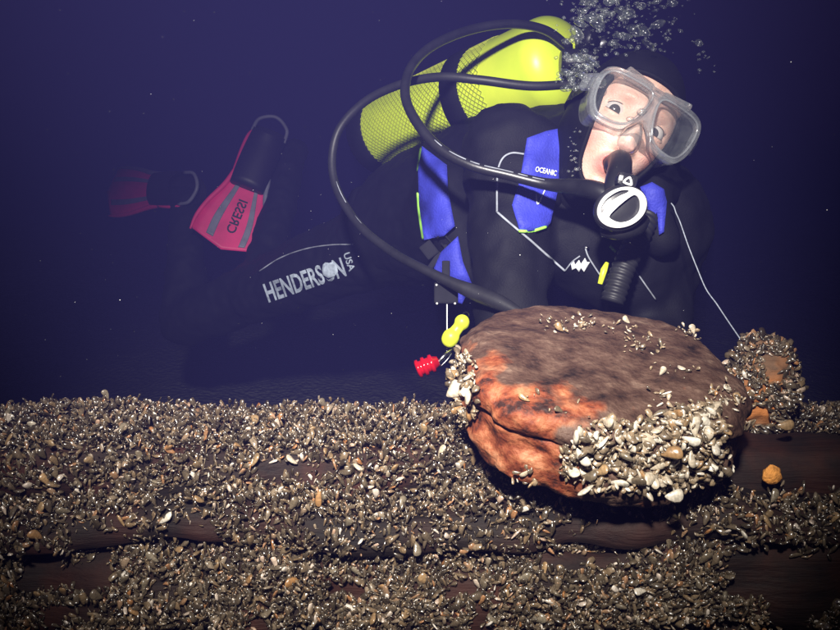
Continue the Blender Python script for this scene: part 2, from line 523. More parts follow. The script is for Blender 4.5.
wreck = empty('shipwreck_rail', (0, 0.8, 0.40), 'dark waterlogged wooden shipwreck rail crusted with small mussels', 'shipwreck')
WR = []
WR.append(plank('cap_rail', [(0.768, 0.740), (0.768, 0.668), (0.985, 0.668), (0.985, 0.722), (0.88, 0.742)], -2.4, 2.4, TIMBER2, wreck, 0.007, 1, mound=0.016))
WR.append(plank('wale_plank', [(0.712, 0.693), (0.704, 0.655), (0.90, 0.655), (0.90, 0.693)], -2.4, 2.4, TIMBER, wreck, 0.007, 2))
WR.append(plank('side_plank', [(0.716, 0.650), (0.706, 0.560), (0.78, 0.560), (0.78, 0.650)], -2.4, 2.4, TIMBER2, wreck, 0.006, 3))
WR.append(plank('side_plank', [(0.720, 0.556), (0.716, 0.430), (0.79, 0.430), (0.79, 0.556)], -2.4, 2.4, TIMBER, wreck, 0.006, 4))
WR.append(plank('side_plank', [(0.728, 0.426), (0.724, 0.10), (0.79, 0.10), (0.79, 0.426)], -2.4, 2.4, TIMBER2, wreck, 0.006, 5, nx=200))

# bolt head showing on the bare end of the rail
bc = P(772, 475, 0.775)


def lumpy_ball(name, c, rx, ry, rz, mat, parent=None, amp=0.15, freq=60, sub=3, squash=None):
    bm = bmesh.new()
    bmesh.ops.create_icosphere(bm, subdivisions=sub, radius=1)
    for v in bm.verts:
        n = v.co.copy()
        q = Vector((n.x * rx, n.y * ry, n.z * rz))
        a = 1 + amp * noise.noise(q * freq + Vector((c.x, c.y, c.z)) * 13) + amp * 0.5 * noise.noise(q * freq * 2.7)
        v.co = c + q * a
    return link(name, from_bm(name, bm), mat, parent)


lumpy_ball('bolt_head', bc, 0.0105, 0.006, 0.0105, BOLTM, wreck, 0.2, 160)

# ------------------------------------------------------------------ the big wooden block
BLK_C = P(594, 397, 0.785)
_tilt = R(20)
_roll = R(5)
BLK_M = Matrix.Translation(BLK_C) @ Matrix.Rotation(_roll, 4, 'Y') @ Matrix.Rotation(_tilt, 4, 'X')
BRX, BRY, BH = 0.147, 0.130, 0.054


def build_block():
    prof = [(0.0, -1.0), (0.35, -1.0), (0.60, -0.99), (0.76, -0.95), (0.86, -0.87), (0.93, -0.74), (0.965, -0.58), (0.975, -0.42), (0.972, -0.26),
            (0.968, -0.08), (0.958, 0.06), (0.945, 0.18), (0.930, 0.28), (0.925, 0.36), (0.935, 0.42), (0.965, 0.46), (0.992, 0.52), (1.0, 0.60), (0.995, 0.69),
            (0.975, 0.78), (0.94, 0.86), (0.88, 0.915), (0.78, 0.955), (0.62, 0.99), (0.42, 1.015), (0.2, 1.03), (0.0, 1.035)]
    pv = [Vector((a, b, 0)) for a, b in prof]
    pv = catmull(pv, 3)
    nt_ = 220
    v = []
    st = []
    for i in range(nt_):
        th = 2 * math.pi * i / nt_
        ct, sn = math.cos(th), math.sin(th)
        for p in pv:
            r, h = p.x, p.y
            e = 2.25                                              # a little squarer than a true ellipse
            sc = 1.0 / (abs(ct) ** e + abs(sn) ** e) ** (1 / e)
            x, y, z = BRX * r * sc * ct, BRY * r * sc * sn, BH * h
            q = Vector((x, y, z))
            # worn away underneath at the far end of the left side
            if z < 0: z *= 1 - 0.20 * max(0, -ct) * r
            if z > 0: z *= 1 + 0.10 * (-ct) * r * 0.5
            rad = Vector((x, y, 0))
            n = rad.normalized() if rad.length > 1e-5 else Vector((0, 0, 0))
            k = 0.011 * noise.noise(q * 14 + Vector((4, 2, 7))) + 0.007 * noise.noise(q * 38) + 0.0026 * noise.noise(q * 110)
            lob = 0.009 * math.exp(-((h + 0.25) / 0.38) ** 2) * max(0, -ct * 0.8 - sn * 0.5) - 0.014 * math.exp(-((h - 0.34) / 0.18) ** 2) * max(0, -ct - 0.55) * (r > 0.7)
            left_front = math.exp(-(((math.degrees(math.atan2(sn, ct)) % 360) - 228) / 30) ** 4)
            lob += 0.0085 * left_front * math.exp(-((h - 0.33) / 0.17) ** 2) * (r > 0.8)      # the groove is worn away here
            x += n.x * (k * r + lob); y += n.y * (k * r + lob)
            z += (0.005 * noise.noise(q * 16 + Vector((1, 1, 5))) + 0.0022 * noise.noise(q * 50) + 0.0012 * noise.noise(q * 130)) * (1 if abs(h) > 0.5 else 0.3)
            v.append((x, y, z))
            # rust bleeding over the left front shoulder (front is -y, left is -x)
            ang = math.degrees(math.atan2(sn, ct)) % 360
            side = math.exp(-((ang - 220) / 40) ** 4) * (1 if h < 0.85 else math.exp(-((h - 0.85) / 0.12) ** 2)) * min(1, max(0, (r - 0.55) * 4))
            spot1 = 0.56 * math.exp(-(((x + 0.122) / 0.030) ** 2 + ((y + 0.04) / 0.07) ** 2)) * (h > 0)
            spot2 = 0.60 * math.exp(-(((x + 0.04) / 0.040) ** 2 + ((y + 0.10) / 0.03) ** 2)) * (h > 0)
            base = 0.18 * (h < -0.5) + 0.12 * (abs(h - 0.1) < 0.2)
            st.append(min(1, max(0.82 * side, spot1, spot2, base)))
    f = grid_faces(nt_, len(pv), True, False)
    me = mesh_np('wooden_block', v, f)
    a = me.attributes.new('stain', 'FLOAT', 'POINT')
    if len(me.vertices) == len(st): a.data.foreach_set('value', st)
    bm = bmesh.new(); bm.from_mesh(me)
    bmesh.ops.remove_doubles(bm, verts=bm.verts, dist=1e-5)
    bmesh.ops.recalc_face_normals(bm, faces=bm.faces)
    bm.to_mesh(me); bm.free()
    o = link('wooden_block', me, BLOCKM)
    o.matrix_world = BLK_M
    return tag(o, 'large rounded wooden rigging block with orange rust stains and a mussel-filled groove', 'rigging block')


BLOCK = build_block()

# iron fitting behind the block
FIT_C = P(757, 385, 0.89)


def build_fitting():
    bm = bmesh.new()
    bmesh.ops.create_icosphere(bm, subdivisions=5, radius=1)
    for v in bm.verts:
        n = v.co.copy()
        q = Vector((n.x * 0.040, n.y * 0.036, n.z * 0.058))
        a = 1 + 0.22 * noise.noise(q * 30 + Vector((5, 1, 2))) + 0.10 * noise.noise(q * 90) + 0.05 * noise.noise(q * 200)
        q = q * a
        q.x += 0.10 * q.z
        v.co = FIT_C + q
    m = timber_material('rusted_iron_crust', (0.12, 0.065, 0.035), (0.46, 0.16, 0.04), (0.04, 0.03, 0.025))
    o = link('iron_fitting', from_bm('iron_fitting', bm), m)
    return tag(o, 'lumpy rusted iron fitting standing on the rail behind the rigging block', 'iron fitting')


FITTING = build_fitting()


# ------------------------------------------------------------------ mussels
def shell_base(ts, ns):
    """a closed mussel: pointed beak at x=0, rounded end at x=1; two valves with a keel"""
    v = [(0, 0, 0)]; g = [0.0]
    for t in ts:
        wz = 0.31 * t ** 0.62 * (1 - t ** 5) ** 0.5 * 1.12          # height of valve outline
        wy = 0.165 * t ** 0.5 * (1 - t ** 4) ** 0.6           # thickness
        off = 0.07 * math.sin(math.pi * t)
        for k in range(ns):
            a = 2 * math.pi * k / ns
            y = wy * math.sin(a) * (1 if abs(math.cos(a)) < 0.9 else 0.6)
            v.append((t, y, wz * math.cos(a) + off)); g.append(t)
    v.append((1.0, 0, 0.01)); g.append(1.0)
    f = []
    for k in range(ns):
        f.append((0, 1 + (k + 1) % ns, 1 + k))
        for i in range(len(ts) - 1):
            a = 1 + i * ns + k; b = 1 + i * ns + (k + 1) % ns
            f.append((a, b, b + ns)); f.append((a, b + ns, a + ns))
        b0 = 1 + (len(ts) - 1) * ns
        f.append((b0 + k, b0 + (k + 1) % ns, len(v) - 1))
    return np.array(v), np.array(f), np.array(g)


BASES = {'full': shell_base([0.05, 0.20, 0.45, 0.72, 0.90, 0.98], 8), 'mid': shell_base([0.13, 0.55, 0.93], 6), 'small': shell_base([0.14, 0.55, 0.92], 4)}


def tri_samples(o, n, rng, weight=None):
    """points and normals spread over an object's surface; weight(points, normals) -> keep chance"""
    me = o.data
    me.calc_loop_triangles()
    nv = len(me.vertices)
    co = np.zeros(nv * 3, np.float32); me.vertices.foreach_get('co', co); co = co.reshape(-1, 3)
    M = np.array(o.matrix_world); co = co @ M[:3, :3].T + M[:3, 3]
    nt_ = len(me.loop_triangles)
    t = np.zeros(nt_ * 3, np.int32); me.loop_triangles.foreach_get('vertices', t); t = t.reshape(-1, 3)
    a, b, c = co[t[:, 0]], co[t[:, 1]], co[t[:, 2]]
    nr = np.cross(b - a, c - a); ar = np.linalg.norm(nr, axis=1) + 1e-12
    nr = nr / ar[:, None]
    cen = (a + b + c) / 3
    wt = ar.copy()
    if weight is not None: wt = wt * weight(cen, nr)
    if wt.sum() <= 0: return np.zeros((0, 3)), np.zeros((0, 3))
    idx = rng.choice(nt_, n, p=wt / wt.sum())
    r1 = np.sqrt(rng.random(n)); r2 = rng.random(n)
    p = a[idx] * (1 - r1)[:, None] + b[idx] * (r1 * (1 - r2))[:, None] + c[idx] * (r1 * r2)[:, None]
    return p, nr[idx]


def orient(nrm, rng, lay, grav=None):
    """rotation matrices: shell long axis leaning lay (0 upright .. 1 flat) from the normal; grav: preferred flat direction"""
    n = len(nrm)
    rnd = rng.normal(size=(n, 3))
    if grav is not None: rnd = rnd * 0.55 + np.asarray(grav)
    tan = rnd - nrm * (rnd * nrm).sum(1)[:, None]
    tan /= np.linalg.norm(tan, axis=1)[:, None] + 1e-9
    ang = (lay * (0.75 + 0.5 * rng.random(n))) * math.pi / 2
    x = nrm * np.cos(ang)[:, None] + tan * np.sin(ang)[:, None]
    h = np.cross(nrm, x); h /= np.linalg.norm(h, axis=1)[:, None] + 1e-9
    spin = rng.random(n) * math.pi * 2
    k = np.cross(x, h)
    y = h * np.cos(spin)[:, None] + k * np.sin(spin)[:, None]
    z = np.cross(x, y)
    return np.stack([x, y, z], -1)


def shells_mesh(name, pos, rot, size, wide, lod='mid'):
    n = len(pos)
    SBV, SBF, SBG = BASES[lod]
    base = SBV[None] * np.stack([np.ones(n), wide, wide], -1)[:, None, :]
    base = base - np.array([0.18, 0, 0])
    v = np.einsum('nij,nkj->nki', rot, base) * size[:, None, None] + pos[:, None, :]
    f = SBF[None] + (np.arange(n) * len(SBV))[:, None, None]
    me = mesh_np(name, v.reshape(-1, 3), f.reshape(-1, 3))
    at = me.attributes.new('growth', 'FLOAT', 'POINT')
    at.data.foreach_set('value', np.tile(SBG, n).astype(np.float32))
    return me


def vnoise(p, f, seed):
    return np.array([noise.noise(Vector((q[0] * f + seed, q[1] * f, q[2] * f))) for q in p])


# bare places on the timbers: centre and half size in metres, measured along the wood (x, z of the front face / y of the top)
def bare_field(p):
    px, py, d = proj(p)
    m = np.ones(len(p))

    def hole(cx, cy, rx, ry, depth=1.0):
        nonlocal m
        q = ((px - cx) / rx) ** 2 + ((py - cy) / ry) ** 2
        m *= 1 - depth * np.clip(1.6 - q, 0, 1)
    hole(300, 473, 55, 10, 0.7); hole(150, 492, 80, 6, 0.8); hole(30, 495, 36, 8, 0.6)
    hole(150, 538, 80, 13, 0.85); hole(60, 570, 60, 22, 0.7); hole(205, 562, 36, 24, 0.5)
    hole(785, 465, 85, 36, 1.0); hole(815, 580, 60, 44, 0.9); hole(740, 575, 40, 24, 0.7)
    hole(610, 532, 75, 16, 0.9); hole(580, 563, 40, 8, 0.8); hole(720, 545, 60, 5, 0.7)
    hole(420, 555, 36, 10, 0.5); hole(350, 585, 30, 12, 0.45); hole(470, 590, 40, 9, 0.45); hole(60, 612, 50, 10, 0.5)
    return m


def rail_weight(p, nr):
    m = bare_field(p)
    nz = vnoise(p, 26, 5) * 0.9 + vnoise(p, 60, 9) * 0.5
    low = np.clip((0.705 - p[:, 2]) / 0.06, 0, 1)
    m = np.clip((m * 1.35 + nz * (0.55 + 0.75 * low) - 0.36 - 0.13 * low) * 4.0, 0.0, 1.0)
    px, py, d = proj(p)
    m = m * (np.abs(p[:, 0]) < 0.72) * (p[:, 2] > 0.40) * (nr[:, 1] < 0.6)
    hid = ((p[:, 2] < 0.665) & (p[:, 1] > 0.755)) | ((p[:, 2] < 0.712) & (p[:, 1] > 0.80))
    m = m * ~hid
    m = m * np.where((nr[:, 2] < -0.4), 0.1, 1)
    m = m * np.clip((p[:, 2] - 0.40) / 0.1, 0, 1)
    return m


pts, nrs = [], []
for o, n in zip(WR, (17500, 5800, 11600, 4600, 1)):
    a, b = tri_samples(o, n, RNG, rail_weight)
    pts.append(a); nrs.append(b)
pts = np.concatenate(pts); nrs = np.concatenate(nrs)
n = len(pts)
top = nrs[:, 2] > 0.5
lift = np.abs(RNG.normal(size=n)) * 0.0045 * np.where(top, 1.3, 0.8)
nrm2 = nrs + RNG.normal(size=nrs.shape) * 0.25
nrm2 /= np.linalg.norm(nrm2, axis=1)[:, None]
rot = orient(nrm2, RNG, np.where(top, 0.55, 0.72), grav=(0.1, -0.35, 0.8))
size = np.clip(RNG.lognormal(math.log(0.0099), 0.32, n), 0.005, 0.0165) * np.where(nrs[:, 2] > 0.5, 0.92, 1.0)
wide = RNG.uniform(0.75, 1.3, n)
pos = pts + nrs * lift[:, None]

# the shells that show largest stay individuals
px, py, dd = proj(pos)
dense = rail_weight(pts, nrs) > 0.75
vis = dense & (px > 6) & (px < 834) & (py > 385) & (py < 625) & (nrs @ _cf < -0.1)
blockzone = (px > 440) & (px < 740) & (py > 300) & (py < 545)
score = size / dd * (1 + lift * 60) * np.where(vis & ~blockzone, 1, 0)
order = np.argsort(-score)
# spread the chosen ones out
chosen = []
taken = []
for i in order:
    if score[i] <= 0 or len(chosen) >= 165: break
    q = (px[i], py[i])
    if all((q[0] - t[0]) ** 2 + (q[1] - t[1]) ** 2 > 22 ** 2 for t in taken):
        chosen.append(i); taken.append(q)
chosen = np.array(chosen)
rest = np.setdiff1d(np.arange(n), chosen)
crust = link('mussel_crust', shells_mesh('mussel_crust', pos[rest], rot[rest], size[rest], wide[rest]), SHELL_MIX)
# tiny young mussels filling the gaps, close against the wood
fpts, fnrs = [], []


def filler_weight(p, nr):
    return np.clip(rail_weight(p, nr) - 0.02, 0, 1.2) 


for o, n_ in zip(WR, (11000, 4000, 8000, 3200, 1)):
    a, b = tri_samples(o, n_, RNG, filler_weight)
    fpts.append(a); fnrs.append(b)
fpts = np.concatenate(fpts); fnrs = np.concatenate(fnrs)
fill = link('young_mussel_crust', shells_mesh('young_mussel_crust', fpts + fnrs * 0.001, orient(fnrs, RNG, np.full(len(fpts), 0.75), grav=(0.1, -0.3, 0.7)),
            RNG.uniform(0.0045, 0.009, len(fpts)), RNG.uniform(0.7, 1.3, len(fpts)), 'small'), SHELL_MIX)
tag(fill, 'tiny young mussels filling the gaps in the crust on the rail', 'mussels', kind='stuff')
tag(crust, 'dense crust of small brown and grey mussels covering the rail', 'mussels', kind='stuff')

SHELL_DATA = {}
for key, mat in (('grey', SHELL_GREY), ('tan', SHELL_TAN), ('cream', SHELL_PALE)):
    for k, wd in enumerate((0.95, 1.12, 1.32)):
        me = shells_mesh('mussel_shell', np.zeros((1, 3)), np.eye(3)[None], np.ones(1), np.array([wd]), 'full')
        me.materials.append(mat)
        me.polygons.foreach_set('use_smooth', [True] * len(me.polygons))
        SHELL_DATA[key, k] = me


def single_shell(p, rot, size, key, label, group, name='mussel_shell'):
    o = bpy.data.objects.new(name, SHELL_DATA[key, random.randrange(3)])
    C.objects.link(o)
    M = Matrix([[*(rot[r] * size), p[r]] for r in range(3)] + [[0, 0, 0, 1]])
    o.matrix_world = M
    return tag(o, label, 'mussel', group)


WORDS = {'grey': 'grey-brown', 'tan': 'tan orange', 'cream': 'cream white'}
for i in chosen:
    key = random.choices(('grey', 'tan', 'cream'), (0.66, 0.26, 0.08))[0]
    if pos[i][2] > 0.715:
        where, grp = 'larger than its neighbours in the crust on the cap rail', 'mussels on the cap rail'
    elif px[i] < 420:
        where, grp = 'on the planks below the rail, toward the fins', 'mussels on the planks at the fins end'
    else:
        where, grp = 'on the planks below the rail, near the block', 'mussels on the planks below the block'
    single_shell(pos[i], rot[i], size[i] * 1.03, key, f'{WORDS[key]} mussel shell {where}', f'{WORDS[key]} {grp}')


# mussels on the block
def pix_weight(blobs):
    def f(p, nr):
        px, py, d = proj(p)
        m = np.zeros(len(p))
        for cx, cy, rx, ry, s in blobs:
            q = ((px - cx) / rx) ** 2 + ((py - cy) / ry) ** 2
            m = np.maximum(m, s * np.clip((1.25 - q) * 3, 0, 1))
        return m * (nr @ _cf < 0.15)
    return f


groove = [(610, 455, 46, 30, 1), (660, 448, 52, 28, 1), (702, 438, 20, 28, 1), (640, 468, 76, 20, 1), (690, 425, 30, 16, 1)]
rims = [(725, 400, 16, 14, 1), (705, 412, 24, 10, 0.8), (565, 326, 26, 8, 0.35), (585, 322, 14, 7, 0.5), (640, 346, 22, 10, 0.25), (692, 333, 18, 8, 0.5),
        (655, 402, 12, 10, 0.5), (612, 425, 34, 8, 0.6), (532, 395, 9, 9, 0.3), (670, 370, 22, 8, 0.2), (525, 475, 14, 9, 0.25), (620, 330, 16, 8, 0.3), (560, 405, 18, 12, 0.2)]
leftc = [(462, 380, 16, 27, 1), (468, 410, 12, 14, 1), (456, 392, 12, 14, 1)]

gp, gn = tri_samples(BLOCK, 1300, RNG, pix_weight(groove))
rp, rn = tri_samples(BLOCK, 330, RNG, pix_weight(rims))
lp, ln = tri_samples(BLOCK, 230, RNG, pix_weight(leftc))
bp_ = np.concatenate([gp, rp, lp]); bn = np.concatenate([gn, rn, ln])
zone = np.array([0] * len(gp) + [1] * len(rp) + [2] * len(lp))
bsz = np.clip(RNG.lognormal(math.log(0.0080), 0.40, len(bp_)), 0.0035, 0.017) * np.where(zone == 1, 0.62, 1.0)
blift = np.abs(RNG.normal(size=len(bp_))) * np.where(zone == 0, 0.0035, 0.002) + np.where(zone == 2, 0.003, 0)
bnn = bn + RNG.normal(size=bn.shape) * 0.3
bnn /= np.linalg.norm(bnn, axis=1)[:, None]
brot = orient(bnn, RNG, np.full(len(bp_), 0.72))
bw = RNG.uniform(1.1, 1.75, len(bp_))
bpos = bp_ + bn * blift[:, None]
bx, by, bd = proj(bpos)
sc_ = bsz / bd * (1 + blift * 50)
chosen_b, taken = [], []
for i in np.argsort(-sc_):
    if len(chosen_b) >= 120: break
    q = (bx[i], by[i])
    if all((q[0] - t[0]) ** 2 + (q[1] - t[1]) ** 2 > 9 ** 2 for t in taken):
        chosen_b.append(i); taken.append(q)
chosen_b = np.array(chosen_b)
rest_b = np.setdiff1d(np.arange(len(bp_)), chosen_b)
bcr = link('block_mussel_crust', shells_mesh('block_mussel_crust', bpos[rest_b], brot[rest_b], bsz[rest_b], bw[rest_b]), SHELL_BLOCK)
tag(bcr, 'small pale mussels packed into the groove of the rigging block', 'mussels', kind='stuff')
ZW = {0: ('packed in the groove of the rigging block', 'mussels in the block groove'), 1: ('in a sparse patch on the rigging block rim or face', 'mussels on the block rim and face'),
      2: ('in the cluster on the block end by the red lamp', 'mussels on the block end')}
for i in chosen_b:
    key = random.choices(('grey', 'tan', 'cream'), (0.15, 0.30, 0.55))[0]
    single_shell(bpos[i], brot[i], bsz[i] * 1.15, key, f'{WORDS[key]} mussel shell {ZW[zone[i]][0]}', f'{WORDS[key]} {ZW[zone[i]][1]}')


# three shells that stand out on the block
def big_shell(px, py, d, ax, size, wide, key, label, flat=1.0):
    p = np.array(P(px, py, d))
    x = np.array(ax.normalized())
    y = -_cf - x * (-_cf @ x); y /= np.linalg.norm(y)
    z = np.cross(x, y)
    me = shells_mesh('large_mussel_shell', np.zeros((1, 3)), np.eye(3)[None], np.ones(1), np.array([wide]), 'full')
    me.materials.append({'cream': SHELL_PALE, 'tan': SHELL_TAN}[key])
    me.polygons.foreach_set('use_smooth', [True] * len(me.polygons))
    o = bpy.data.objects.new('large_mussel_shell', me); C.objects.link(o)
    rot_ = np.stack([x, y * flat, z], -1) * size
    o.matrix_world = Matrix([[*rot_[r], p[r]] for r in range(3)] + [[0, 0, 0, 1]])
    tag(o, label, 'mussel')


big_shell(449, 394, 0.765, V(0.6, 0.6, 0), 0.021, 1.75, 'cream', 'large round cream shell jutting from the block end above the crusted rail', 1.0)
big_shell(470, 366, 0.765, V(-0.5, 0.5, 0.2), 0.020, 1.4, 'cream', 'big twisted cream shell high on the block end by the yellow whistle', 0.9)
big_shell(668, 496, 0.668, V(1, 0.15, 0), 0.0175, 1.5, 'cream', 'triangular cream shell hanging from the bottom edge of the rigging block', 0.9)
big_shell(640, 450, 0.657, V(0.4, 0.8, -0.2), 0.021, 1.6, 'cream', 'largest broad cream shell in the middle of the block groove', 0.9)
big_shell(780, 425, 0.80, V(1, 0.1, 0), 0.019, 1.3, 'tan', 'single tan orange shell lying at the rail edge above the bolt', 0.9)
big_shell(320, 492, 0.755, V(-0.1, -1, 0), 0.019, 0.8, 'tan', 'slender tan orange shell hanging below the bare patch of the rail', 0.9)

# mussels on the iron fitting
fp, fn = tri_samples(FITTING, 1300, RNG, lambda p, nr: np.clip(0.9 + vnoise(p, 40, 2) * 1.6, 0.0, 2) * (nr @ _cf < 0.3))
fs = np.clip(RNG.lognormal(math.log(0.0095), 0.3, len(fp)), 0.005, 0.016)
fo = link('fitting_mussel_crust', shells_mesh('fitting_mussel_crust', fp + fn * 0.002, orient(fn, RNG, np.full(len(fp), 0.7)), fs, RNG.uniform(0.9, 1.4, len(fp))), SHELL_MIX)
tag(fo, 'small mussels covering the rusted iron fitting behind the block', 'mussels', kind='stuff')


# ------------------------------------------------------------------ the diver: suit body
def capsule_bm(bm, a, b, ra, rb, seg=18):
    ax = b - a
    L_ = ax.length
    if L_ < 1e-5: ax = Vector((0, 0, 1)); L_ = 1e-5
    prof = []
    for k in range(5): t = -math.pi / 2 + math.pi / 2 * k / 5; prof.append((ra * math.cos(t), ra * math.sin(t)))
    prof.append((ra, 0)); prof.append((rb, L_))
    for k in range(1, 6): t = math.pi / 2 * k / 5; prof.append((rb * math.cos(t), L_ + rb * math.sin(t)))
    ref = Vector((0, 0, 1)) if abs(ax.normalized().z) < 0.9 else Vector((1, 0, 0))
    M = frame_of(ax, ref)
    rings = []
    for r, h in prof:
        rings.append([bm.verts.new(a + M.to_3x3() @ Vector((h, max(r, 1e-4) * math.cos(2 * math.pi * k / seg), max(r, 1e-4) * math.sin(2 * math.pi * k / seg)))) for k in range(seg)])
    for i in range(len(rings) - 1):
        for k in range(seg):
            bm.faces.new((rings[i][k], rings[i][(k + 1) % seg], rings[i + 1][(k + 1) % seg], rings[i + 1][k]))
    bm.faces.new(rings[0][::-1]); bm.faces.new(rings[-1])


def blob_mesh(name, caps, voxel, smooth_it, fold=0.004, ff=14):
    bm = bmesh.new()
    for a, b, ra, rb in caps: capsule_bm(bm, a, b, ra, rb)
    bmesh.ops.recalc_face_normals(bm, faces=bm.faces)
    me = bpy.data.meshes.new('tmp'); bm.to_mesh(me); bm.free()
    o = bpy.data.objects.new('tmp', me); C.objects.link(o)
    r = o.modifiers.new('r', 'REMESH'); r.mode = 'VOXEL'; r.voxel_size = voxel; r.use_smooth_shade = True
    s = o.modifiers.new('s', 'SMOOTH'); s.iterations = smooth_it; s.factor = 0.5
    me2 = eval_mesh(o, name)
    bpy.data.objects.remove(o); bpy.data.meshes.remove(me)
    me2.materials.clear()
    if fold:
        nv = len(me2.vertices)
        co = np.zeros(nv * 3, np.float32); me2.vertices.foreach_get('co', co); co = co.reshape(-1, 3)
        nr = np.zeros(nv * 3, np.float32); me2.vertices.foreach_get('normal', nr); nr = nr.reshape(-1, 3)
        k = np.array([fold * noise.noise(Vector((q[0] * ff + 2, q[1] * ff, q[2] * ff * 1.8))) + fold * 0.6 * noise.noise(Vector(q.tolist()) * (ff * 2.7)) for q in co])
        me2.vertices.foreach_set('co', (co + nr * k[:, None]).astype(np.float32).ravel())
    me2.update()
    return me2


NECK = P(640, 165, 1.14)
CHEST = P(600, 205, 1.24); CHEST2 = P(640, 225, 1.22)
MID = P(505, 205, 1.44); HIP = P(392, 232, 1.70)
SHR = P(508, 152, 1.17); ELR = P(512, 322, 1.08); HNR = P(585, 392, 1.03)
SHL = P(672, 228, 1.27); ELL = P(655, 345, 1.16); HNL = P(640, 392, 1.03)
HR_, KR, AR = P(378, 245, 1.70), P(256, 297, 1.98), P(294, 152, 2.28)
HL_, KL, AL = P(405, 225, 1.82), P(185, 322, 2.12), P(186, 200, 2.24)
TOE_R = P(256, 182, 2.30); TOE_L = P(154, 192, 2.30)


def hand_caps(wrist, fwd, palm_n):
    """palm and five fingers, loosely curled"""
    f = fwd.normalized(); s = f.cross(palm_n).normalized(); u = s.cross(f)
    caps = []
    for k in range(4): caps.append((wrist + s * (k - 1.5) * 0.018, wrist + f * 0.085 + s * (k - 1.5) * 0.021, 0.016, 0.014))
    for k, ln_ in enumerate((0.062, 0.074, 0.080, 0.070)):
        b = wrist + f * 0.090 + s * (k - 1.5) * 0.023
        m_ = b + f * ln_ * 0.5 - u * 0.008; e = m_ + f * ln_ * 0.35 - u * 0.028
        caps += [(b, m_, 0.011, 0.010), (m_, e, 0.010, 0.009)]
    b = wrist + f * 0.02 + s * 0.036; m_ = b + f * 0.035 + s * 0.022 - u * 0.008; e = m_ + f * 0.03 + s * 0.004 - u * 0.014
    caps += [(b, m_, 0.013, 0.012), (m_, e, 0.012, 0.010)]
    return caps


body_caps = [
    (NECK, CHEST, 0.062, 0.10), (P(585, 240, 1.18), P(625, 265, 1.18), 0.09, 0.09), (P(585, 240, 1.18), MID, 0.09, 0.12), (CHEST, MID, 0.125, 0.135), (CHEST2, MID, 0.115, 0.13), (MID, HIP, 0.135, 0.13),
    (CHEST, SHR, 0.10, 0.078), (CHEST2, SHL, 0.10, 0.068), (SHR, ELR, 0.074, 0.056), (ELR, HNR, 0.055, 0.036), (SHL, ELL, 0.062, 0.052), (ELL, HNL, 0.055, 0.036),
    (HIP, HR_, 0.13, 0.105), (HIP, HL_, 0.13, 0.105), (HR_, KR, 0.100, 0.072), (KR, AR, 0.062, 0.042), (HL_, KL, 0.100, 0.072), (KL, AL, 0.068, 0.045),
    (AR, TOE_R, 0.045, 0.036), (AL, TOE_L, 0.045, 0.036),
] + hand_caps(HNR, V(0.8, -0.5, -0.1), V(-0.3, 0.4, -0.8)) + hand_caps(HNL, V(-0.6, -0.6, -0.1), V(0.3, 0.4, -0.8))

person = empty('person', P(520, 250, 1.4), 'diver in black wetsuit and hood, facing the camera behind the wooden block', 'person')
suit_me = blob_mesh('wetsuit', body_caps, 0.009, 10, 0.0075, 15)
SUIT = link('wetsuit', suit_me, NEOPRENE, person)


def bvh_of(*obs):
    v, f = [], []
    for o in obs:
        k = len(v)
        M = o.matrix_world
        v += [M @ p.co for p in o.data.vertices]
        f += [[i + k for i in p.vertices] for p in o.data.polygons]
    return BVHTree.FromPolygons(v, f)


bpy.context.view_layer.update()

# ------------------------------------------------------------------ vest (buoyancy compensator)
vest = empty('buoyancy_vest', P(480, 250, 1.4), 'black and blue diving buoyancy vest with lime trim, worn by the diver', 'diving vest')
vest_caps = [
    (P(595, 180, 1.27), P(500, 195, 1.46), 0.135, 0.165), (P(500, 195, 1.46), P(415, 222, 1.66), 0.165, 0.15),
    (P(450, 190, 1.32), P(468, 265, 1.28), 0.052, 0.05), (P(445, 185, 1.36), P(430, 235, 1.52), 0.06, 0.07),
    (P(560, 150, 1.17), P(536, 200, 1.13), 0.048, 0.04), (P(600, 140, 1.26), P(555, 148, 1.17), 0.06, 0.05),
    (P(652, 190, 1.07), P(660, 238, 1.08), 0.026, 0.03), (P(660, 195, 1.22), P(655, 192, 1.08), 0.05, 0.028),
]
vest_me = blob_mesh('bladder', vest_caps, 0.009, 6, 0.005, 16)
BLAD = link('bladder', vest_me, NYLON, vest)
bpy.context.view_layer.update()
BV = bvh_of(SUIT, BLAD)
BV_SUIT = bvh_of(SUIT)


def hit(px, py, bvh=None, default=None):
    d = (P(px, py, 1) - CAM).normalized()
    loc, nr, i, dist = (bvh or BV).ray_cast(CAM + d * 0.93, d)
    return loc, nr, d


def inside(poly, x, y):
    c = False
    n = len(poly)
    for i in range(n):
        x1, y1 = poly[i]; x2, y2 = poly[(i + 1) % n]
        if (y1 > y) != (y2 > y) and x < (x2 - x1) * (y - y1) / (y2 - y1) + x1: c = not c
    return c


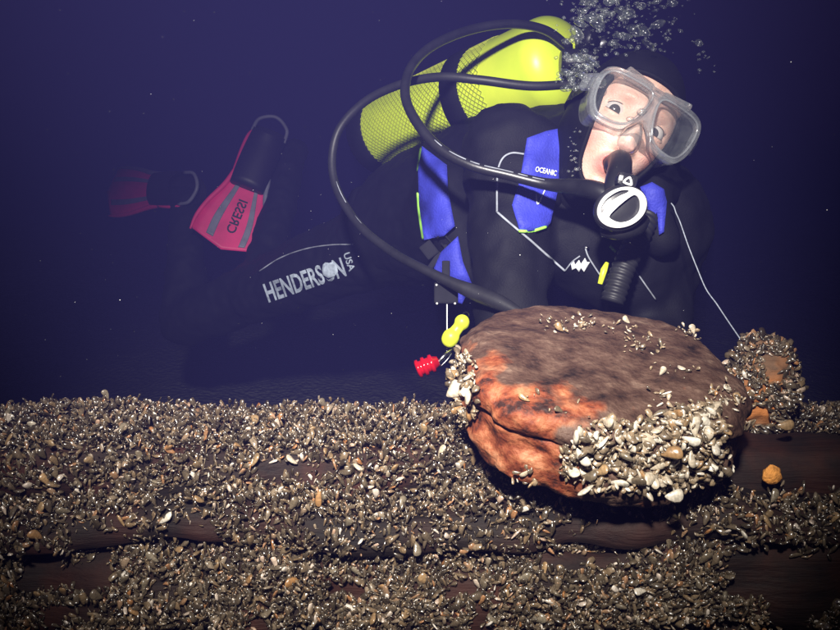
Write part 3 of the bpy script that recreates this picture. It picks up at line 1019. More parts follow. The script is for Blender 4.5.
def wrap_panel(name, poly, mat, parent, off=0.004, thick=0.006, step=5.0, bvh=None, quilt=0.0):
    """a padded cloth panel lying on the body: its edge is cut to shape, its face follows the body under it"""
    dense = []
    n = len(poly)
    pc = [Vector((*p, 0)) for p in poly]
    for i in range(n):
        a, b = pc[i], pc[(i + 1) % n]
        k = max(1, int((b - a).length / step))
        for j in range(k):
            q = a + (b - a) * (j / k); dense.append((q.x, q.y))
    xs = [p[0] for p in poly]; ys = [p[1] for p in poly]
    inner = []
    y = min(ys) + step / 2
    while y < max(ys):
        x = min(xs) + step / 2
        while x < max(xs):
            if inside(poly, x, y) and min((x - p[0]) ** 2 + (y - p[1]) ** 2 for p in dense) > (step * 0.5) ** 2: inner.append((x, y))
            x += step
        y += step
    allp = [Vector(p) for p in dense + inner]
    nb = len(dense)
    r = delaunay_2d_cdt(allp, [], [list(range(nb))], 1, 1e-4)
    v2, faces = r[0], r[2]
    hits = [hit(v.x, v.y, bvh) for v in v2]
    ds = [((h[0] - CAM).dot(FWD) if h[0] is not None else None) for h in hits]
    good = [(v2[i], ds[i]) for i in range(len(v2)) if ds[i] is not None]
    if not good: return None
    med = sorted(g[1] for g in good)[len(good) // 2]
    good = [g for g in good if abs(g[1] - med) < 0.09]
    D = []
    for i, v in enumerate(v2):
        if ds[i] is None or abs(ds[i] - med) > 0.09:
            D.append(min(good, key=lambda g: (g[0] - v).length)[1])
        else: D.append(ds[i])
    nb_ = [[] for _ in v2]
    for f in faces:
        for a in f:
            nb_[a] += [b for b in f if b != a]
    D0 = list(D)
    for _ in range(4):
        D = [0.4 * D[i] + 0.6 * (sum(D[j] for j in nb_[i]) / max(1, len(nb_[i]))) if nb_[i] else D[i] for i in range(len(D))]
    D = [min(a, b) for a, b in zip(D, D0)]
    bm = bmesh.new()
    edge_d = [min((v.x - p[0]) ** 2 + (v.y - p[1]) ** 2 for p in dense) ** 0.5 for v in v2]
    fr = []
    for i, v in enumerate(v2):
        puff = min(1, edge_d[i] / 9) ** 0.5
        q = quilt * noise.noise(Vector((v.x * 0.08, v.y * 0.14, 3)))
        fr.append(bm.verts.new(P(v.x, v.y, D[i] - off - thick * (0.45 + 0.55 * puff) + q)))
    bk = [bm.verts.new(P(v.x, v.y, D[i] + 0.004)) for i, v in enumerate(v2)]
    for f in faces:
        bm.faces.new([fr[i] for i in f]); bm.faces.new([bk[i] for i in f][::-1])
    # rim
    from collections import Counter
    ec = Counter()
    for f in faces:
        for a, b in zip(f, list(f[1:]) + [f[0]]): ec[(a, b)] += 1
    for (a, b) in list(ec):
        if (b, a) not in ec:
            bm.faces.new((fr[b], fr[a], bk[a], bk[b]))
    return link(name, from_bm(name, bm), mat, parent)


def wrap_line(name, pts, rad, mat, parent, off=0.002, bvh=None, dmax=None):
    pts2 = catmull([Vector((x, y, 0)) for x, y in pts], 10)
    out = []
    last = None
    for q in pts2:
        l, nr, d = hit(q.x, q.y, bvh)
        dep = (l - CAM).dot(FWD) if l is not None else last
        if dep is None: continue
        if last is not None and abs(dep - last) > 0.03: dep = last + 0.03 * (1 if dep > last else -1) * 0.3
        last = dep
        out.append(P(q.x, q.y, dep - off))
    bm = bmesh.new(); tube_bm(bm, out, rad, 6)
    return link(name, from_bm(name, bm), mat, parent)


def text_mesh(body, bold=0.0, spacing=1.0):
    cu = bpy.data.curves.new('t', 'FONT')
    cu.body = body; cu.size = 1.0; cu.offset = bold; cu.space_character = spacing
    cu.resolution_u = 3
    o = bpy.data.objects.new('t', cu); C.objects.link(o)
    me = eval_mesh(o, 'lettering')
    bpy.data.objects.remove(o); bpy.data.curves.remove(cu)
    return me


def wrap_text(name, body, p0, p1, height, mat, parent, off=0.0025, bvh=None, bold=0.02, slant=0.0, arch=0.0, up=None):
    """print lettering on a surface: baseline p0 -> p1 (photo places), height along the perpendicular"""
    me = text_mesh(body, bold)
    bm = bmesh.new(); bm.from_mesh(me); bpy.data.meshes.remove(me)
    bmesh.ops.triangulate(bm, faces=bm.faces)
    x0 = min(v.co.x for v in bm.verts); x1 = max(v.co.x for v in bm.verts)
    y0 = min(v.co.y for v in bm.verts); y1 = max(v.co.y for v in bm.verts)
    for _ in range(2):
        ed = [e for e in bm.edges if e.calc_length() > 0.25]
        if ed: bmesh.ops.subdivide_edges(bm, edges=ed, cuts=1)
    bmesh.ops.triangulate(bm, faces=bm.faces)
    a = Vector(p0); b = Vector(p1); ux = b - a
    uy = Vector(up) if up else Vector((ux.y, -ux.x)).normalized() * height
    last = None
    for v in bm.verts:
        s = (v.co.x - x0) / (x1 - x0); t = (v.co.y - y0) / (y1 - y0)
        q = a + ux * s + uy * (t + arch * (1 - (2 * s - 1) ** 2))
        l, nr, d = hit(q.x, q.y, bvh)
        if l is None: dep = last if last else 1.2
        else: dep = (l - CAM).dot(FWD); last = dep
        v.co = P(q.x, q.y, dep - off)
    return link(name, from_bm(name, bm), mat, parent, smooth=False)


# blue panels
pan1 = wrap_panel('shoulder_panel', [(527, 138), (546, 131), (566, 127), (565, 152), (558, 190), (551, 222), (546, 229), (520, 232), (512, 205), (520, 180)], BLUEF, vest, quilt=0.003)
pan2 = wrap_panel('side_panel', [(422, 146), (447, 165), (448, 190), (453, 216), (455, 226), (444, 236), (424, 240), (419, 205), (418, 170)], BLUEF, vest, off=0.016, quilt=0.003)
pan3 = wrap_panel('front_panel', [(434, 268), (441, 252), (458, 236), (463, 262), (472, 284), (462, 304), (444, 298)], BLUEF, vest, off=0.012, quilt=0.003)
pan4 = wrap_panel('collar_panel', [(640, 187), (652, 182), (664, 189), (667, 202), (664, 232), (659, 235), (657, 212), (648, 236), (636, 240), (634, 224), (648, 208)], BLUEF, vest, quilt=0.003)
bpy.context.view_layer.update()
BVP = bvh_of(SUIT, BLAD, pan1, pan2, pan3, pan4)
wrap_line('trim', [(421, 148), (418, 170), (418.5, 205), (423, 240)], 0.0028, LIMEF, pan2, 0.001, BVP)
wrap_line('trim', [(519, 231), (532, 231), (546, 227)], 0.0024, LIMEF, pan1, 0.001, BVP)
wrap_line('trim', [(610, 246), (616, 252)], 0.0024, LIMEF, vest, 0.001, BVP)
wrap_text('lettering', 'OCEANIC', (535, 171.5), (556, 176), 5.5, WHITEF, pan1, bvh=BVP)
wrap_line('emblem', [(536, 194), (538, 204), (545, 190), (548, 186)], 0.0010, WHITEF, pan1, 0.002, BVP)

# printing and piping on the suit
wrap_text('lettering', 'HENDERSON', (269, 303), (347, 276), 20, PALEF, SUIT, bvh=BV_SUIT, bold=0.025, off=0.003)
wrap_text('lettering', 'USA', (343, 254), (349, 272), 7, PALEF, SUIT, bvh=BV_SUIT, off=0.003)
wrap_panel('emblem', [(322, 270), (326, 264), (332, 262), (337, 266), (338, 272), (334, 277), (328, 278), (323, 275)], PALEF, SUIT, off=0.003, thick=0.001, bvh=BV_SUIT)
wrap_line('piping', [(258, 272), (280, 258), (305, 249), (330, 245), (353, 244.5)], 0.0017, PIPING, SUIT, bvh=BV_SUIT)
wrap_line('piping', [(524, 154), (512, 153), (503, 158), (498, 170), (497, 190), (497, 212)], 0.0016, PIPING, SUIT, 0.003)
wrap_line('piping', [(497, 212), (512, 225), (530, 240), (548, 256), (565, 271)], 0.0018, PIPING, SUIT, 0.003)
wrap_line('piping', [(565, 271), (572, 262), (580, 256)], 0.0012, PIPING, SUIT, 0.003)
wrap_line('piping', [(634, 268), (642, 280), (656, 300)], 0.0012, PIPING, SUIT, 0.003)
# shaggy white chest emblem
em = [(571, 264), (574, 261), (575, 265), (579, 260), (581, 264), (585, 258), (587, 262), (590, 262), (587, 267), (584, 272), (581, 268), (579, 272), (576, 268), (572, 270)]
wrap_panel('emblem', em, WHITEF, SUIT, off=0.003, thick=0.001, step=2.0)
# zip pull
zp = empty('zip_pull', P(590, 258, 1.1), 'small metal zip pull with cord dangling on the diver chest', 'zip pull')


def surf(px, py, off=0.004, bvh=None, fallback=1.12):
    l, nr, d = hit(px, py, bvh or BVP)
    dep = (l - CAM).dot(FWD) if l is not None else fallback
    return P(px, py, dep - off)


tube('cord', [surf(585, 247, 0.006), surf(588, 256, 0.006), surf(594, 266, 0.006), surf(600, 275, 0.006)], 0.0013, PIPING, zp, 6)
tube('tag', [surf(584, 247, 0.007), surf(589, 248, 0.007)], 0.0018, STEEL, zp, 6, 0)

# buckle and webbing on the vest front
wz = surf(440, 250, 0.004)
BD = (wz - CAM).dot(FWD)


def flat_frame(px, py, d, ang):
    """matrix facing the camera side: x turned by ang in the picture plane"""
    x = V(math.cos(ang), math.sin(ang), 0); n_ = V(0, 0, -1)
    y = n_.cross(x)
    c = P(px, py, d)
    return Matrix(((x.x, y.x, n_.x, c.x), (x.y, y.y, n_.y, c.y), (x.z, y.z, n_.z, c.z), (0, 0, 0, 1)))


rbox('buckle', flat_frame(429, 250, BD - 0.012, R(38)), (0.024, 0.028, 0.010), 0.003, BUCKLE, vest)
rbox('webbing', flat_frame(434, 262, BD - 0.010, R(55)), (0.040, 0.010, 0.005), 0.002, BUCKLE, vest)
tube('buckle', [P(437, 238, BD - 0.012), P(443, 233, BD - 0.014), P(452, 243, BD - 0.014), P(447, 250, BD - 0.012), P(441, 243, BD - 0.012)], 0.0022, BUCKLE, vest, 6, 0)
rbox('webbing', flat_frame(446, 262, BD - 0.012, R(92)), (0.060, 0.006, 0.004), 0.001, BUCKLE, vest)

# corrugated inflator hose
pts_i = catmull([P(652, 205, 1.08), P(645, 222, 1.055), P(634, 245, 1.04), P(622, 272, 1.03), P(612, 302, 1.02)], 30)
bm = bmesh.new()
tube_bm(bm, pts_i, [0.0165 + 0.0012 * math.sin(i * 1.05) for i in range(len(pts_i))], 18)
link('inflator_hose', from_bm('inflator_hose', bm), RUBBER2, vest)
bm = bmesh.new()
tube_bm(bm, [P(607, 263, 1.025), P(604, 270, 1.022), P(600, 284, 1.02)], [0.003, 0.0048, 0.0035], 10)
link('pull_toggle', from_bm('pull_toggle', bm), YELLOWN, vest)

# ------------------------------------------------------------------ tank
TA = P(574, 56, 1.30); TB = P(378, 136, 1.76)
tax = (TB - TA).normalized()
TL = (TB - TA).length
tank = empty('scuba_tank', (TA + TB) / 2, 'yellow scuba cylinder in a net sleeve strapped to the diver back', 'scuba tank')
TM = frame_of(tax, V(0, 1, 0))
TZ = Matrix((TM.col[1], TM.col[2], TM.col[0], (0, 0, 0, 1))).transposed()      # local z along the cylinder
TZ.translation = TA
TR = 0.088
prof = [(0.0, -0.03)] + [(0.026, -0.03), (0.028, 0.0)] + [(0.028 + (TR - 0.028) * math.sin(t), 0.055 - 0.052 * math.cos(t)) for t in np.linspace(0.15, math.pi / 2, 9)] + [(TR, 0.12), (TR, 0.3), (TR, TL - 0.01), (TR * 0.96, TL), (0, TL)]
lathe('cylinder', prof, TZ, YELLOWP, tank, 64)
lathe('boot', [(0.0, TL + 0.025), (0.07, TL + 0.02), (TR + 0.005, TL), (TR + 0.007, TL - 0.05), (TR + 0.001, TL - 0.055)], TZ, NYLON, tank, 48)
bm = bmesh.new()
h0, h1 = 0.155, TL - 0.045
M3 = TZ.to_3x3()
for fam in (1, -1):
    for k in range(46):
        pl = []
        for i in range(73):
            t = i / 72
            a = 2 * math.pi * k / 46 + fam * t * (h1 - h0) / TR * 1.0
            pl.append(TA + M3 @ Vector(((TR + 0.0014) * math.cos(a), (TR + 0.0014) * math.sin(a), h0 + (h1 - h0) * t)))
        tube_bm(bm, pl, 0.0009, 3, False)
link('net_sleeve', from_bm('net_sleeve', bm), NETM, tank)
lathe('cam_band', [(TR + 0.001, 0.215), (TR + 0.006, 0.217), (TR + 0.006, 0.262), (TR + 0.001, 0.264)], TZ, NYLON, vest, 48)
valve = lathe('valve', [(0, -0.075), (0.013, -0.075), (0.014, -0.06), (0.022, -0.055), (0.022, -0.03), (0.019, -0.028)], TZ, STEEL, tank, 24)
VK = Matrix.Translation(TA + M3 @ Vector((0.02, 0, -0.06))) @ (M3.to_4x4() @ Matrix.Rotation(R(90), 4, 'Y'))
lathe('knob', [(0, 0.035), (0.016, 0.034), (0.019, 0.028), (0.019, 0.012), (0.010, 0.008), (0.008, -0.01)], VK, RUBBER, valve, 16)

# ------------------------------------------------------------------ head
EYE_MID = P(639.5, 119, 1.0)
F_ = V(0.13, -0.02, -0.97).normalized()            # where the face points
U0 = V(math.sin(R(28)), math.cos(R(28)), 0.12)
U_ = (U0 - F_ * U0.dot(F_)).normalized()
X_ = U_.cross(F_) * -1
X_ = F_.cross(U_).normalized()
if X_.dot(RGT) < 0: X_ = -X_
HO = EYE_MID - F_ * 0.082
HM = Matrix(((X_.x, F_.x, U_.x, HO.x), (X_.y, F_.y, U_.y, HO.y), (X_.z, F_.z, U_.z, HO.z), (0, 0, 0, 1)))   # local x: picture right, y: forward, z: up


def ss(a, b, x):
    t = min(1, max(0, (x - a) / (b - a)))
    return t * t * (3 - 2 * t)


def head_point(lon, lat, feat=True, grow=0.0):
    """lon 0 = straight ahead; returns local point"""
    cl = math.cos(lat)
    dx, dy, dz = math.sin(lon) * cl, math.cos(lon) * cl, math.sin(lat)
    rx = 0.073 * (1 - 0.30 * ss(-0.15, -1.0, dz))
    ry = 0.088 if dy > 0 else 0.105
    rz = 0.118 if dz > 0 else 0.116
    if dy < 0 and dz < 0: ry *= 1 - 0.28 * ss(-0.2, -1.0, dz)
    p = 2.25
    k = 1 / (abs(dx / rx) ** p + abs(dy / ry) ** p + abs(dz / rz) ** p) ** (1 / p)
    x, y, z = dx * k, dy * k, dz * k
    fl = 0.0
    if feat and y > 0.0:
        g = lambda cx, cz, sx, sz: math.exp(-((x - cx) / sx) ** 2 - ((z - cz) / sz) ** 2)
        fr = ss(0.01, 0.05, y)
        dyv = 0
        for s in (-1, 1):
            dyv -= 0.012 * g(s * 0.0318, 0.0, 0.017, 0.012)
            dyv += 0.0050 * g(s * 0.028, 0.021, 0.022, 0.007)
            dyv += 0.0060 * g(s * 0.040, -0.036, 0.018, 0.016)
            dyv += 0.0060 * g(s * 0.010, -0.046, 0.006, 0.006)
            fl += 0.45 * g(s * 0.042, -0.042, 0.020, 0.018)
        bridge = ss(0.016, -0.04, z) * ss(-0.056, -0.046, z)
        dyv += (0.003 + 0.007 * bridge) * math.exp(-(x / (0.0075 + 0.003 * bridge)) ** 2) * ss(0.03, 0.0, z) * ss(-0.060, -0.048, z)
        dyv -= 0.006 * g(0, -0.057, 0.012, 0.006)
        lip = math.exp(-(abs(math.hypot(x / 0.018, (z + 0.072) / 0.0115) - 1) / 0.33) ** 2)
        dyv += 0.0080 * lip
        dyv -= 0.012 * math.exp(-(math.hypot(x / 0.014, (z + 0.072) / 0.008)) ** 4)
        dyv += 0.0085 * g(0, -0.104, 0.018, 0.013)
        dyv -= 0.004 * g(0, -0.090, 0.020, 0.005)
        fl += 0.85 * lip + 0.35 * g(0, -0.045, 0.012, 0.01)
        y += dyv * fr
    if grow:
        n = Vector((x / rx ** 2, y / ry ** 2, z / rz ** 2)).normalized()
        x += n.x * grow; y += n.y * grow; z += n.z * grow
    return Vector((x, y, z)), min(1, fl)


def build_head():
    nlon, nlat = 220, 150
    v, fl = [], []
    for i in range(nlon):
        # finer steps toward the face
        u = -1 + 2 * i / nlon
        lon = math.pi * (0.45 * u + 0.55 * u ** 3)
        for j in range(nlat):
            t = -1 + 2 * (j + 0.5) / nlat
            lat = math.pi / 2 * (0.80 * t + 0.20 * t ** 3)
            p, f = head_point(lon, lat)
            v.append(HM @ p); fl.append(f)
    me = mesh_np('body', [tuple(p) for p in v], grid_faces(nlon, nlat, True, False))
    a = me.attributes.new('flush', 'FLOAT', 'POINT'); a.data.foreach_set('value', fl)
    return link('body', me, SKIN, person)


HEAD = build_head()


def build_hood():
    nlon, nlat = 260, 180
    bm = bmesh.new()
    g = []
    fv = []
    for i in range(nlon):
        lon = -math.pi + 2 * math.pi * i / nlon
        row = []
        for j in range(nlat):
            lat = -math.pi / 2 + math.pi * (j + 0.5) / nlat
            p, _ = head_point(lon, lat, False, 0.0055 + 0.0012 * noise.noise(Vector((lon * 2, lat * 3, 4))))
            row.append((bm.verts.new(HM @ p), p))
        g.append(row)
    for i in range(nlon):
        for j in range(nlat - 1):
            q = [g[i][j], g[(i + 1) % nlon][j], g[(i + 1) % nlon][j + 1], g[i][j + 1]]
            c = sum((a[1] for a in q), Vector()) / 4
            fv.append([a[1] for a in q])
            sa = max(-1, min(1, (c.z + 0.022) / 0.084))
            if c.y > 0.0 and abs(c.x) < (1 - abs(sa) ** 3) ** (1 / 3) * (0.055 + 0.016 * sa): continue
            bm.faces.new([a[0] for a in q])
    bmesh.ops.delete(bm, geom=[v for v in bm.verts if not v.link_faces], context='VERTS')
    bmesh.ops.recalc_face_normals(bm, faces=bm.faces)
    me = bpy.data.meshes.new('hood'); bm.to_mesh(me); bm.free()
    o = bpy.data.objects.new('t', me); C.objects.link(o)
    s = o.modifiers.new('s', 'SOLIDIFY'); s.thickness = 0.005; s.offset = -0.6
    me2 = eval_mesh(o, 'hood')
    bpy.data.objects.remove(o); bpy.data.meshes.remove(me)
    hood = link('hood', me2, HOODM, person)
    # rolled edge of the face opening
    t_ = BVHTree.FromPolygons([p for f in fv for p in f], [[4 * k, 4 * k + 1, 4 * k + 2, 4 * k + 3] for k in range(len(fv))])
    rim = []
    for k in range(96):
        a = 2 * math.pi * k / 96
        sa = math.copysign(abs(math.sin(a)) ** (2 / 3), math.sin(a)); z = -0.022 + 0.084 * sa
        x = math.copysign(abs(math.cos(a)) ** (2 / 3), math.cos(a)) * (0.055 + 0.016 * sa)
        l, nn, i_, d_ = t_.ray_cast(Vector((x, 0.3, z)), Vector((0, -1, 0)))
        if l is not None: rim.append(HM @ (l - Vector((0, 0.001, 0))))
    bm = bmesh.new(); tube_bm(bm, rim + rim[:2], 0.0034, 8, False)
    link('face_seal', from_bm('face_seal', bm), HOODM, hood)
    return hood


HOOD = build_hood()
# neck joining head and suit
tube('neck', [HM @ Vector((0.012, -0.045, -0.04)), HM @ Vector((0.020, -0.050, -0.085)), NECK.lerp(HM @ Vector((0.025, -0.05, -0.10)), 0.4), NECK],
     [0.050, 0.050, 0.054, 0.060], NEOPRENE, SUIT, 28)

look = (CAM + V(0.06, 0.10, 0) - EYE_MID).normalized()


def build_eye(s):
    c = Vector((s * 0.0318, 0.0612, 0.0))
    r = 0.0160
    bm = bmesh.new()
    bmesh.ops.create_uvsphere(bm, u_segments=24, v_segments=16, radius=r, matrix=HM @ Matrix.Translation(c))
    eye = link('eye', from_bm('eye', bm), SCLERA, person)
    q = (HM.to_3x3().inverted() @ look)
    T = HM @ Matrix.Translation(c) @ q.to_track_quat('Z', 'Y').to_matrix().to_4x4()
    lathe('iris', [(0.0, r + 0.0006), (0.003, r + 0.0004), (0.0060, r - 0.0006), (0.0080, r - 0.0018)], T, IRIS, eye, 24)
    # lids: two skin shells with an almond opening between them
    for up in (1, -1):
        bm = bmesh.new()
        na, nb = 20, 10
        gr = []
        for i in range(na + 1):
            a = R(-78 + 156 * i / na)
            open_ = (R(31) if up > 0 else R(25)) * math.cos(a * 0.98) ** 0.8
            row = []
            for j in range(nb + 1):
                e = open_ + (R(88) - open_) * j / nb
                rr = r + 0.0022 + 0.001 * (1 - j / nb)
                if j == 0: rr = r + 0.0004
                row.append(bm.verts.new(HM @ (c + Vector((rr * math.sin(a) * math.cos(e), rr * math.cos(a) * math.cos(e), up * rr * math.sin(e))))))
            gr.append(row)
        for i in range(na):
            for j in range(nb):
                bm.faces.new((gr[i][j], gr[i + 1][j], gr[i + 1][j + 1], gr[i][j + 1]))
        edge_pts = [row[0].co.copy() + F_ * 0.0004 for row in gr]
        link('eyelid', from_bm('eyelid', bm), SKIN, eye)
        bm = bmesh.new(); tube_bm(bm, edge_pts, 0.0006 if up > 0 else 0.00035, 6)
        link('eyelash_line', from_bm('eyelash_line', bm), LASHM, eye)


build_eye(-1); build_eye(1)

# ------------------------------------------------------------------ mask
mask = empty('dive_mask', EYE_MID, 'clear silicone diving mask with two lenses on the diver face', 'diving mask')
MY = 0.106


def bend(p):
    """mask sheet curves back toward the temples"""
    return Vector((p.x, p.y - 2.4 * p.x * p.x, p.z))


def outline_smooth(pts, n=6):
    q = [Vector((*p, 0)) for p in pts]
    m_ = len(q)
    out = []
    for i in range(m_):
        a, b, c, d = q[i - 1], q[i], q[(i + 1) % m_], q[(i + 2) % m_]
        for k in range(n):
            t = k / n
            out.append(0.5 * ((2 * b) + (c - a) * t + (2 * a - 5 * b + 4 * c - d) * t * t + (3 * b - a - 3 * c + d) * t ** 3))
    return [(p.x, p.y) for p in out]


lens_l = [(-0.071, 0.022), (-0.060, 0.0285), (-0.035, 0.0285), (-0.014, 0.026), (-0.0085, 0.018), (-0.0105, 0.002), (-0.0175, -0.018), (-0.026, -0.0275), (-0.042, -0.0315), (-0.060, -0.0285), (-0.070, -0.014), (-0.0735, 0.006)]
lens_r = [(-x, z) for x, z in lens_l][::-1]
outer = [(-0.0795, 0.026), (-0.066, 0.0365), (-0.036, 0.0375), (0.0, 0.0355), (0.036, 0.0375), (0.066, 0.0365), (0.0795, 0.026), (0.0825, 0.004), (0.078, -0.020), (0.064, -0.038), (0.042, -0.0405), (0.023, -0.037),
         (0.014, -0.024), (0.0, -0.012), (-0.014, -0.024), (-0.023, -0.037), (-0.042, -0.0405), (-0.064, -0.038), (-0.078, -0.020), (-0.0825, 0.004)]


def sheet_with_holes(name, out, holes, y0, th, mat, parent, M, bendf, bev=0.0015):
    cu = bpy.data.curves.new('t', 'CURVE'); cu.dimensions = '2D'; cu.fill_mode = 'BOTH'
    for pl in [out] + holes:
        s = cu.splines.new('POLY'); s.points.add(len(pl) - 1); s.use_cyclic_u = True
        for i, (x, z) in enumerate(pl): s.points[i].co = (x, z, 0, 1)
    cu.extrude = th / 2; cu.bevel_depth = bev; cu.bevel_resolution = 2; cu.offset = -bev
    o = bpy.data.objects.new('t', cu); C.objects.link(o)
    me = eval_mesh(o, name)
    bpy.data.objects.remove(o); bpy.data.curves.remove(cu)
    me.materials.clear()
    bm = bmesh.new(); bm.from_mesh(me)
    bmesh.ops.triangulate(bm, faces=bm.faces)
    for _ in range(2):
        ed = [e for e in bm.edges if e.calc_length() > 0.012]
        if ed: bmesh.ops.subdivide_edges(bm, edges=ed, cuts=1)
    bmesh.ops.remove_doubles(bm, verts=bm.verts, dist=1e-5)
    for v in bm.verts:
        v.co = M @ bendf(Vector((v.co.x, y0 + v.co.z, v.co.y)))
    bmesh.ops.recalc_face_normals(bm, faces=bm.faces)
    bm.to_mesh(me); bm.free()
    return link(name, me, mat, parent, smooth=False)


def grow(pl, k):
    cx_ = sum(p[0] for p in pl) / len(pl); cz_ = sum(p[1] for p in pl) / len(pl)
    return [(cx_ + (x - cx_) * k, cz_ + (z - cz_) * k) for x, z in pl]


LL, LR = outline_smooth(grow(lens_l, 1.05)), outline_smooth(grow(lens_r, 1.05))
OO = outline_smooth(outer)
frame = sheet_with_holes('frame', OO, [LL, LR], MY, 0.010, FRAMEM, mask, HM, bend)
for ln_ in (LL, LR):
    cx = sum(p[0] for p in ln_) / len(ln_); cz = sum(p[1] for p in ln_) / len(ln_)
    bm = bmesh.new()
    loops = []
    for yy in (MY - 0.001, MY + 0.002):
        loops.append([bm.verts.new(HM @ bend(Vector((cx + (x - cx) * 1.02, yy, cz + (z - cz) * 1.02)))) for x, z in ln_])
    bm.faces.new(loops[0]); bm.faces.new(loops[1][::-1])
    for k in range(len(ln_)):
        bm.faces.new((loops[0][k], loops[0][(k + 1) % len(ln_)], loops[1][(k + 1) % len(ln_)], loops[1][k]))
    link('lens', from_bm('lens', bm), GLASSM, mask, smooth=False)
    # raised lens rim
    rp_ = [HM @ bend(Vector((cx + (x - cx) * 1.03, MY + 0.006, cz + (z - cz) * 1.03))) for x, z in ln_]
    bm = bmesh.new()
    tube_bm(bm, rp_ + rp_[:2], 0.0017, 8, False)
    link('lens_rim', from_bm('lens_rim', bm), FRAMEM, mask)


def build_skirt():
    """soft wall from the frame back to the face"""
    bm = bmesh.new()
    rows = []
    steps = 9
    for k in range(steps):
        t = k / (steps - 1)
        row = []
        for x, z in OO:
            s = 1.0 - 0.02 * math.sin(t * math.pi) - 0.08 * t
            zz = z * (s + (0.10 * t))
            # at the nose the wall runs out and down around it
            nose = math.exp(-(x / 0.017) ** 2) * (1 if z < 0.0 else 0)
            zz -= nose * 0.036 * (0.35 + 0.65 * t)
            fwd_y = MY - 0.004 - t * 0.040 + nose * 0.010 * (1 - t)
            b_ = bend(Vector((x * s, fwd_y, zz)))
            b_.y -= 3.0 * t * x * x
            row.append(bm.verts.new(HM @ b_))
        rows.append(row)
    n_ = len(OO)
    for a, b in zip(rows, rows[1:]):
        for k in range(n_):
            bm.faces.new((a[k], a[(k + 1) % n_], b[(k + 1) % n_], b[k]))
    return link('skirt', from_bm('skirt', bm), SILICONE, mask)


build_skirt()
# nose pocket
bm = bmesh.new()
bmesh.ops.create_uvsphere(bm, u_segments=24, v_segments=16, radius=1)
for v in bm.verts:
    q = v.co
    v.co = HM @ Vector((q.x * 0.0150 * (1 - 0.45 * q.z), 0.086 + q.y * 0.0155, -0.029 + q.z * 0.025))
link('nose_pocket', from_bm('nose_pocket', bm), SILICONE, mask)
# strap lugs and strap
for s in (-1, 1):
    c = bend(Vector((s * 0.084, MY - 0.012, 0.010)))
    rbox('strap_buckle', HM @ Matrix.Translation(c) @ Matrix.Rotation(s * R(28), 4, 'Z'), (0.010, 0.028, 0.024), 0.003, FRAMEM, mask)
    rbox('frame_clip', HM @ Matrix.Translation(bend(Vector((s * 0.030, MY - 0.010, 0.040)))) @ Matrix.Rotation(-s * R(6), 4, 'Y'), (0.044, 0.020, 0.010), 0.004, FRAMEM, mask)
bm = bmesh.new()
rows = []
for k in range(41):
    a = math.pi * (-0.5 + k / 40)
    p, _ = head_point(math.pi + a * 1.15, 0.10, False, 0.0125)
    p2 = Vector((p.x, p.y, 0.012 + 0.02 * math.cos(a)))
    if k in (0, 40): p2 = bend(Vector((math.copysign(0.084, p.x), MY - 0.020, 0.010)))
    rows.append([bm.verts.new(HM @ (p2 + Vector((0, 0, dz)))) for dz in (-0.011, 0.011)])
for a, b in zip(rows, rows[1:]): bm.faces.new((a[0], b[0], b[1], a[1]))
r_ = bmesh.ops.solidify(bm, geom=bm.faces[:], thickness=0.0025)
link('strap', from_bm('strap', bm), RUBBER, mask)

# ------------------------------------------------------------------ regulator
reg = empty('regulator', P(622, 207, 0.93), 'black regulator with white ring cover and long hose in the diver mouth', 'regulator')
RC = P(621, 208, 0.915)
rn_ = V(-0.05, -0.06, -0.99).normalized()
rx_ = V(math.cos(R(22)), math.sin(R(22)), 0.0); rx_ = (rx_ - rn_ * rx_.dot(rn_)).normalized()
ry_ = rn_.cross(rx_)
RM = Matrix(((rx_.x, ry_.x, rn_.x, RC.x), (rx_.y, ry_.y, rn_.y, RC.y), (rx_.z, ry_.z, rn_.z, RC.z), (0, 0, 0, 1)))
lathe('housing', [(0, -0.040), (0.020, -0.040), (0.026, -0.034), (0.031, -0.018), (0.0325, -0.004), (0.0315, 0.002), (0.027, 0.004), (0, 0.005)], RM @ Matrix.Diagonal((1.05, 0.90, 1, 1)), PLASTIC, reg, 40)
el = [(0.0315 * math.cos(a), 0.0245 * math.sin(a)) for a in np.linspace(0, 2 * math.pi, 48, endpoint=False)]
tri = outline_smooth([(-0.0185, -0.0035), (-0.004, 0.0035), (0.0135, 0.0085), (0.0205, 0.0075), (0.0225, -0.001), (0.017, -0.0125), (0.004, -0.018), (-0.009, -0.0165), (-0.0175, -0.0095)], 5)
slot = outline_smooth([(-0.0245, 0.0035), (-0.016, 0.0105), (0.000, 0.0145), (0.0125, 0.0150), (0.014, 0.0175), (0.003, 0.0205), (-0.012, 0.0180), (-0.022, 0.0120), (-0.0262, 0.0060)], 5)
dome = lambda p: Vector((p.x, p.y + 0.006 - 7.0 * (p.x ** 2 + p.z ** 2), p.z))
SW = Matrix(((1, 0, 0, 0), (0, 0, 1, 0), (0, 1, 0, 0), (0, 0, 0, 1)))
sheet_with_holes('cover', el, [tri, slot], 0.004, 0.005, WHITEP, reg, RM @ SW, dome, 0.001)
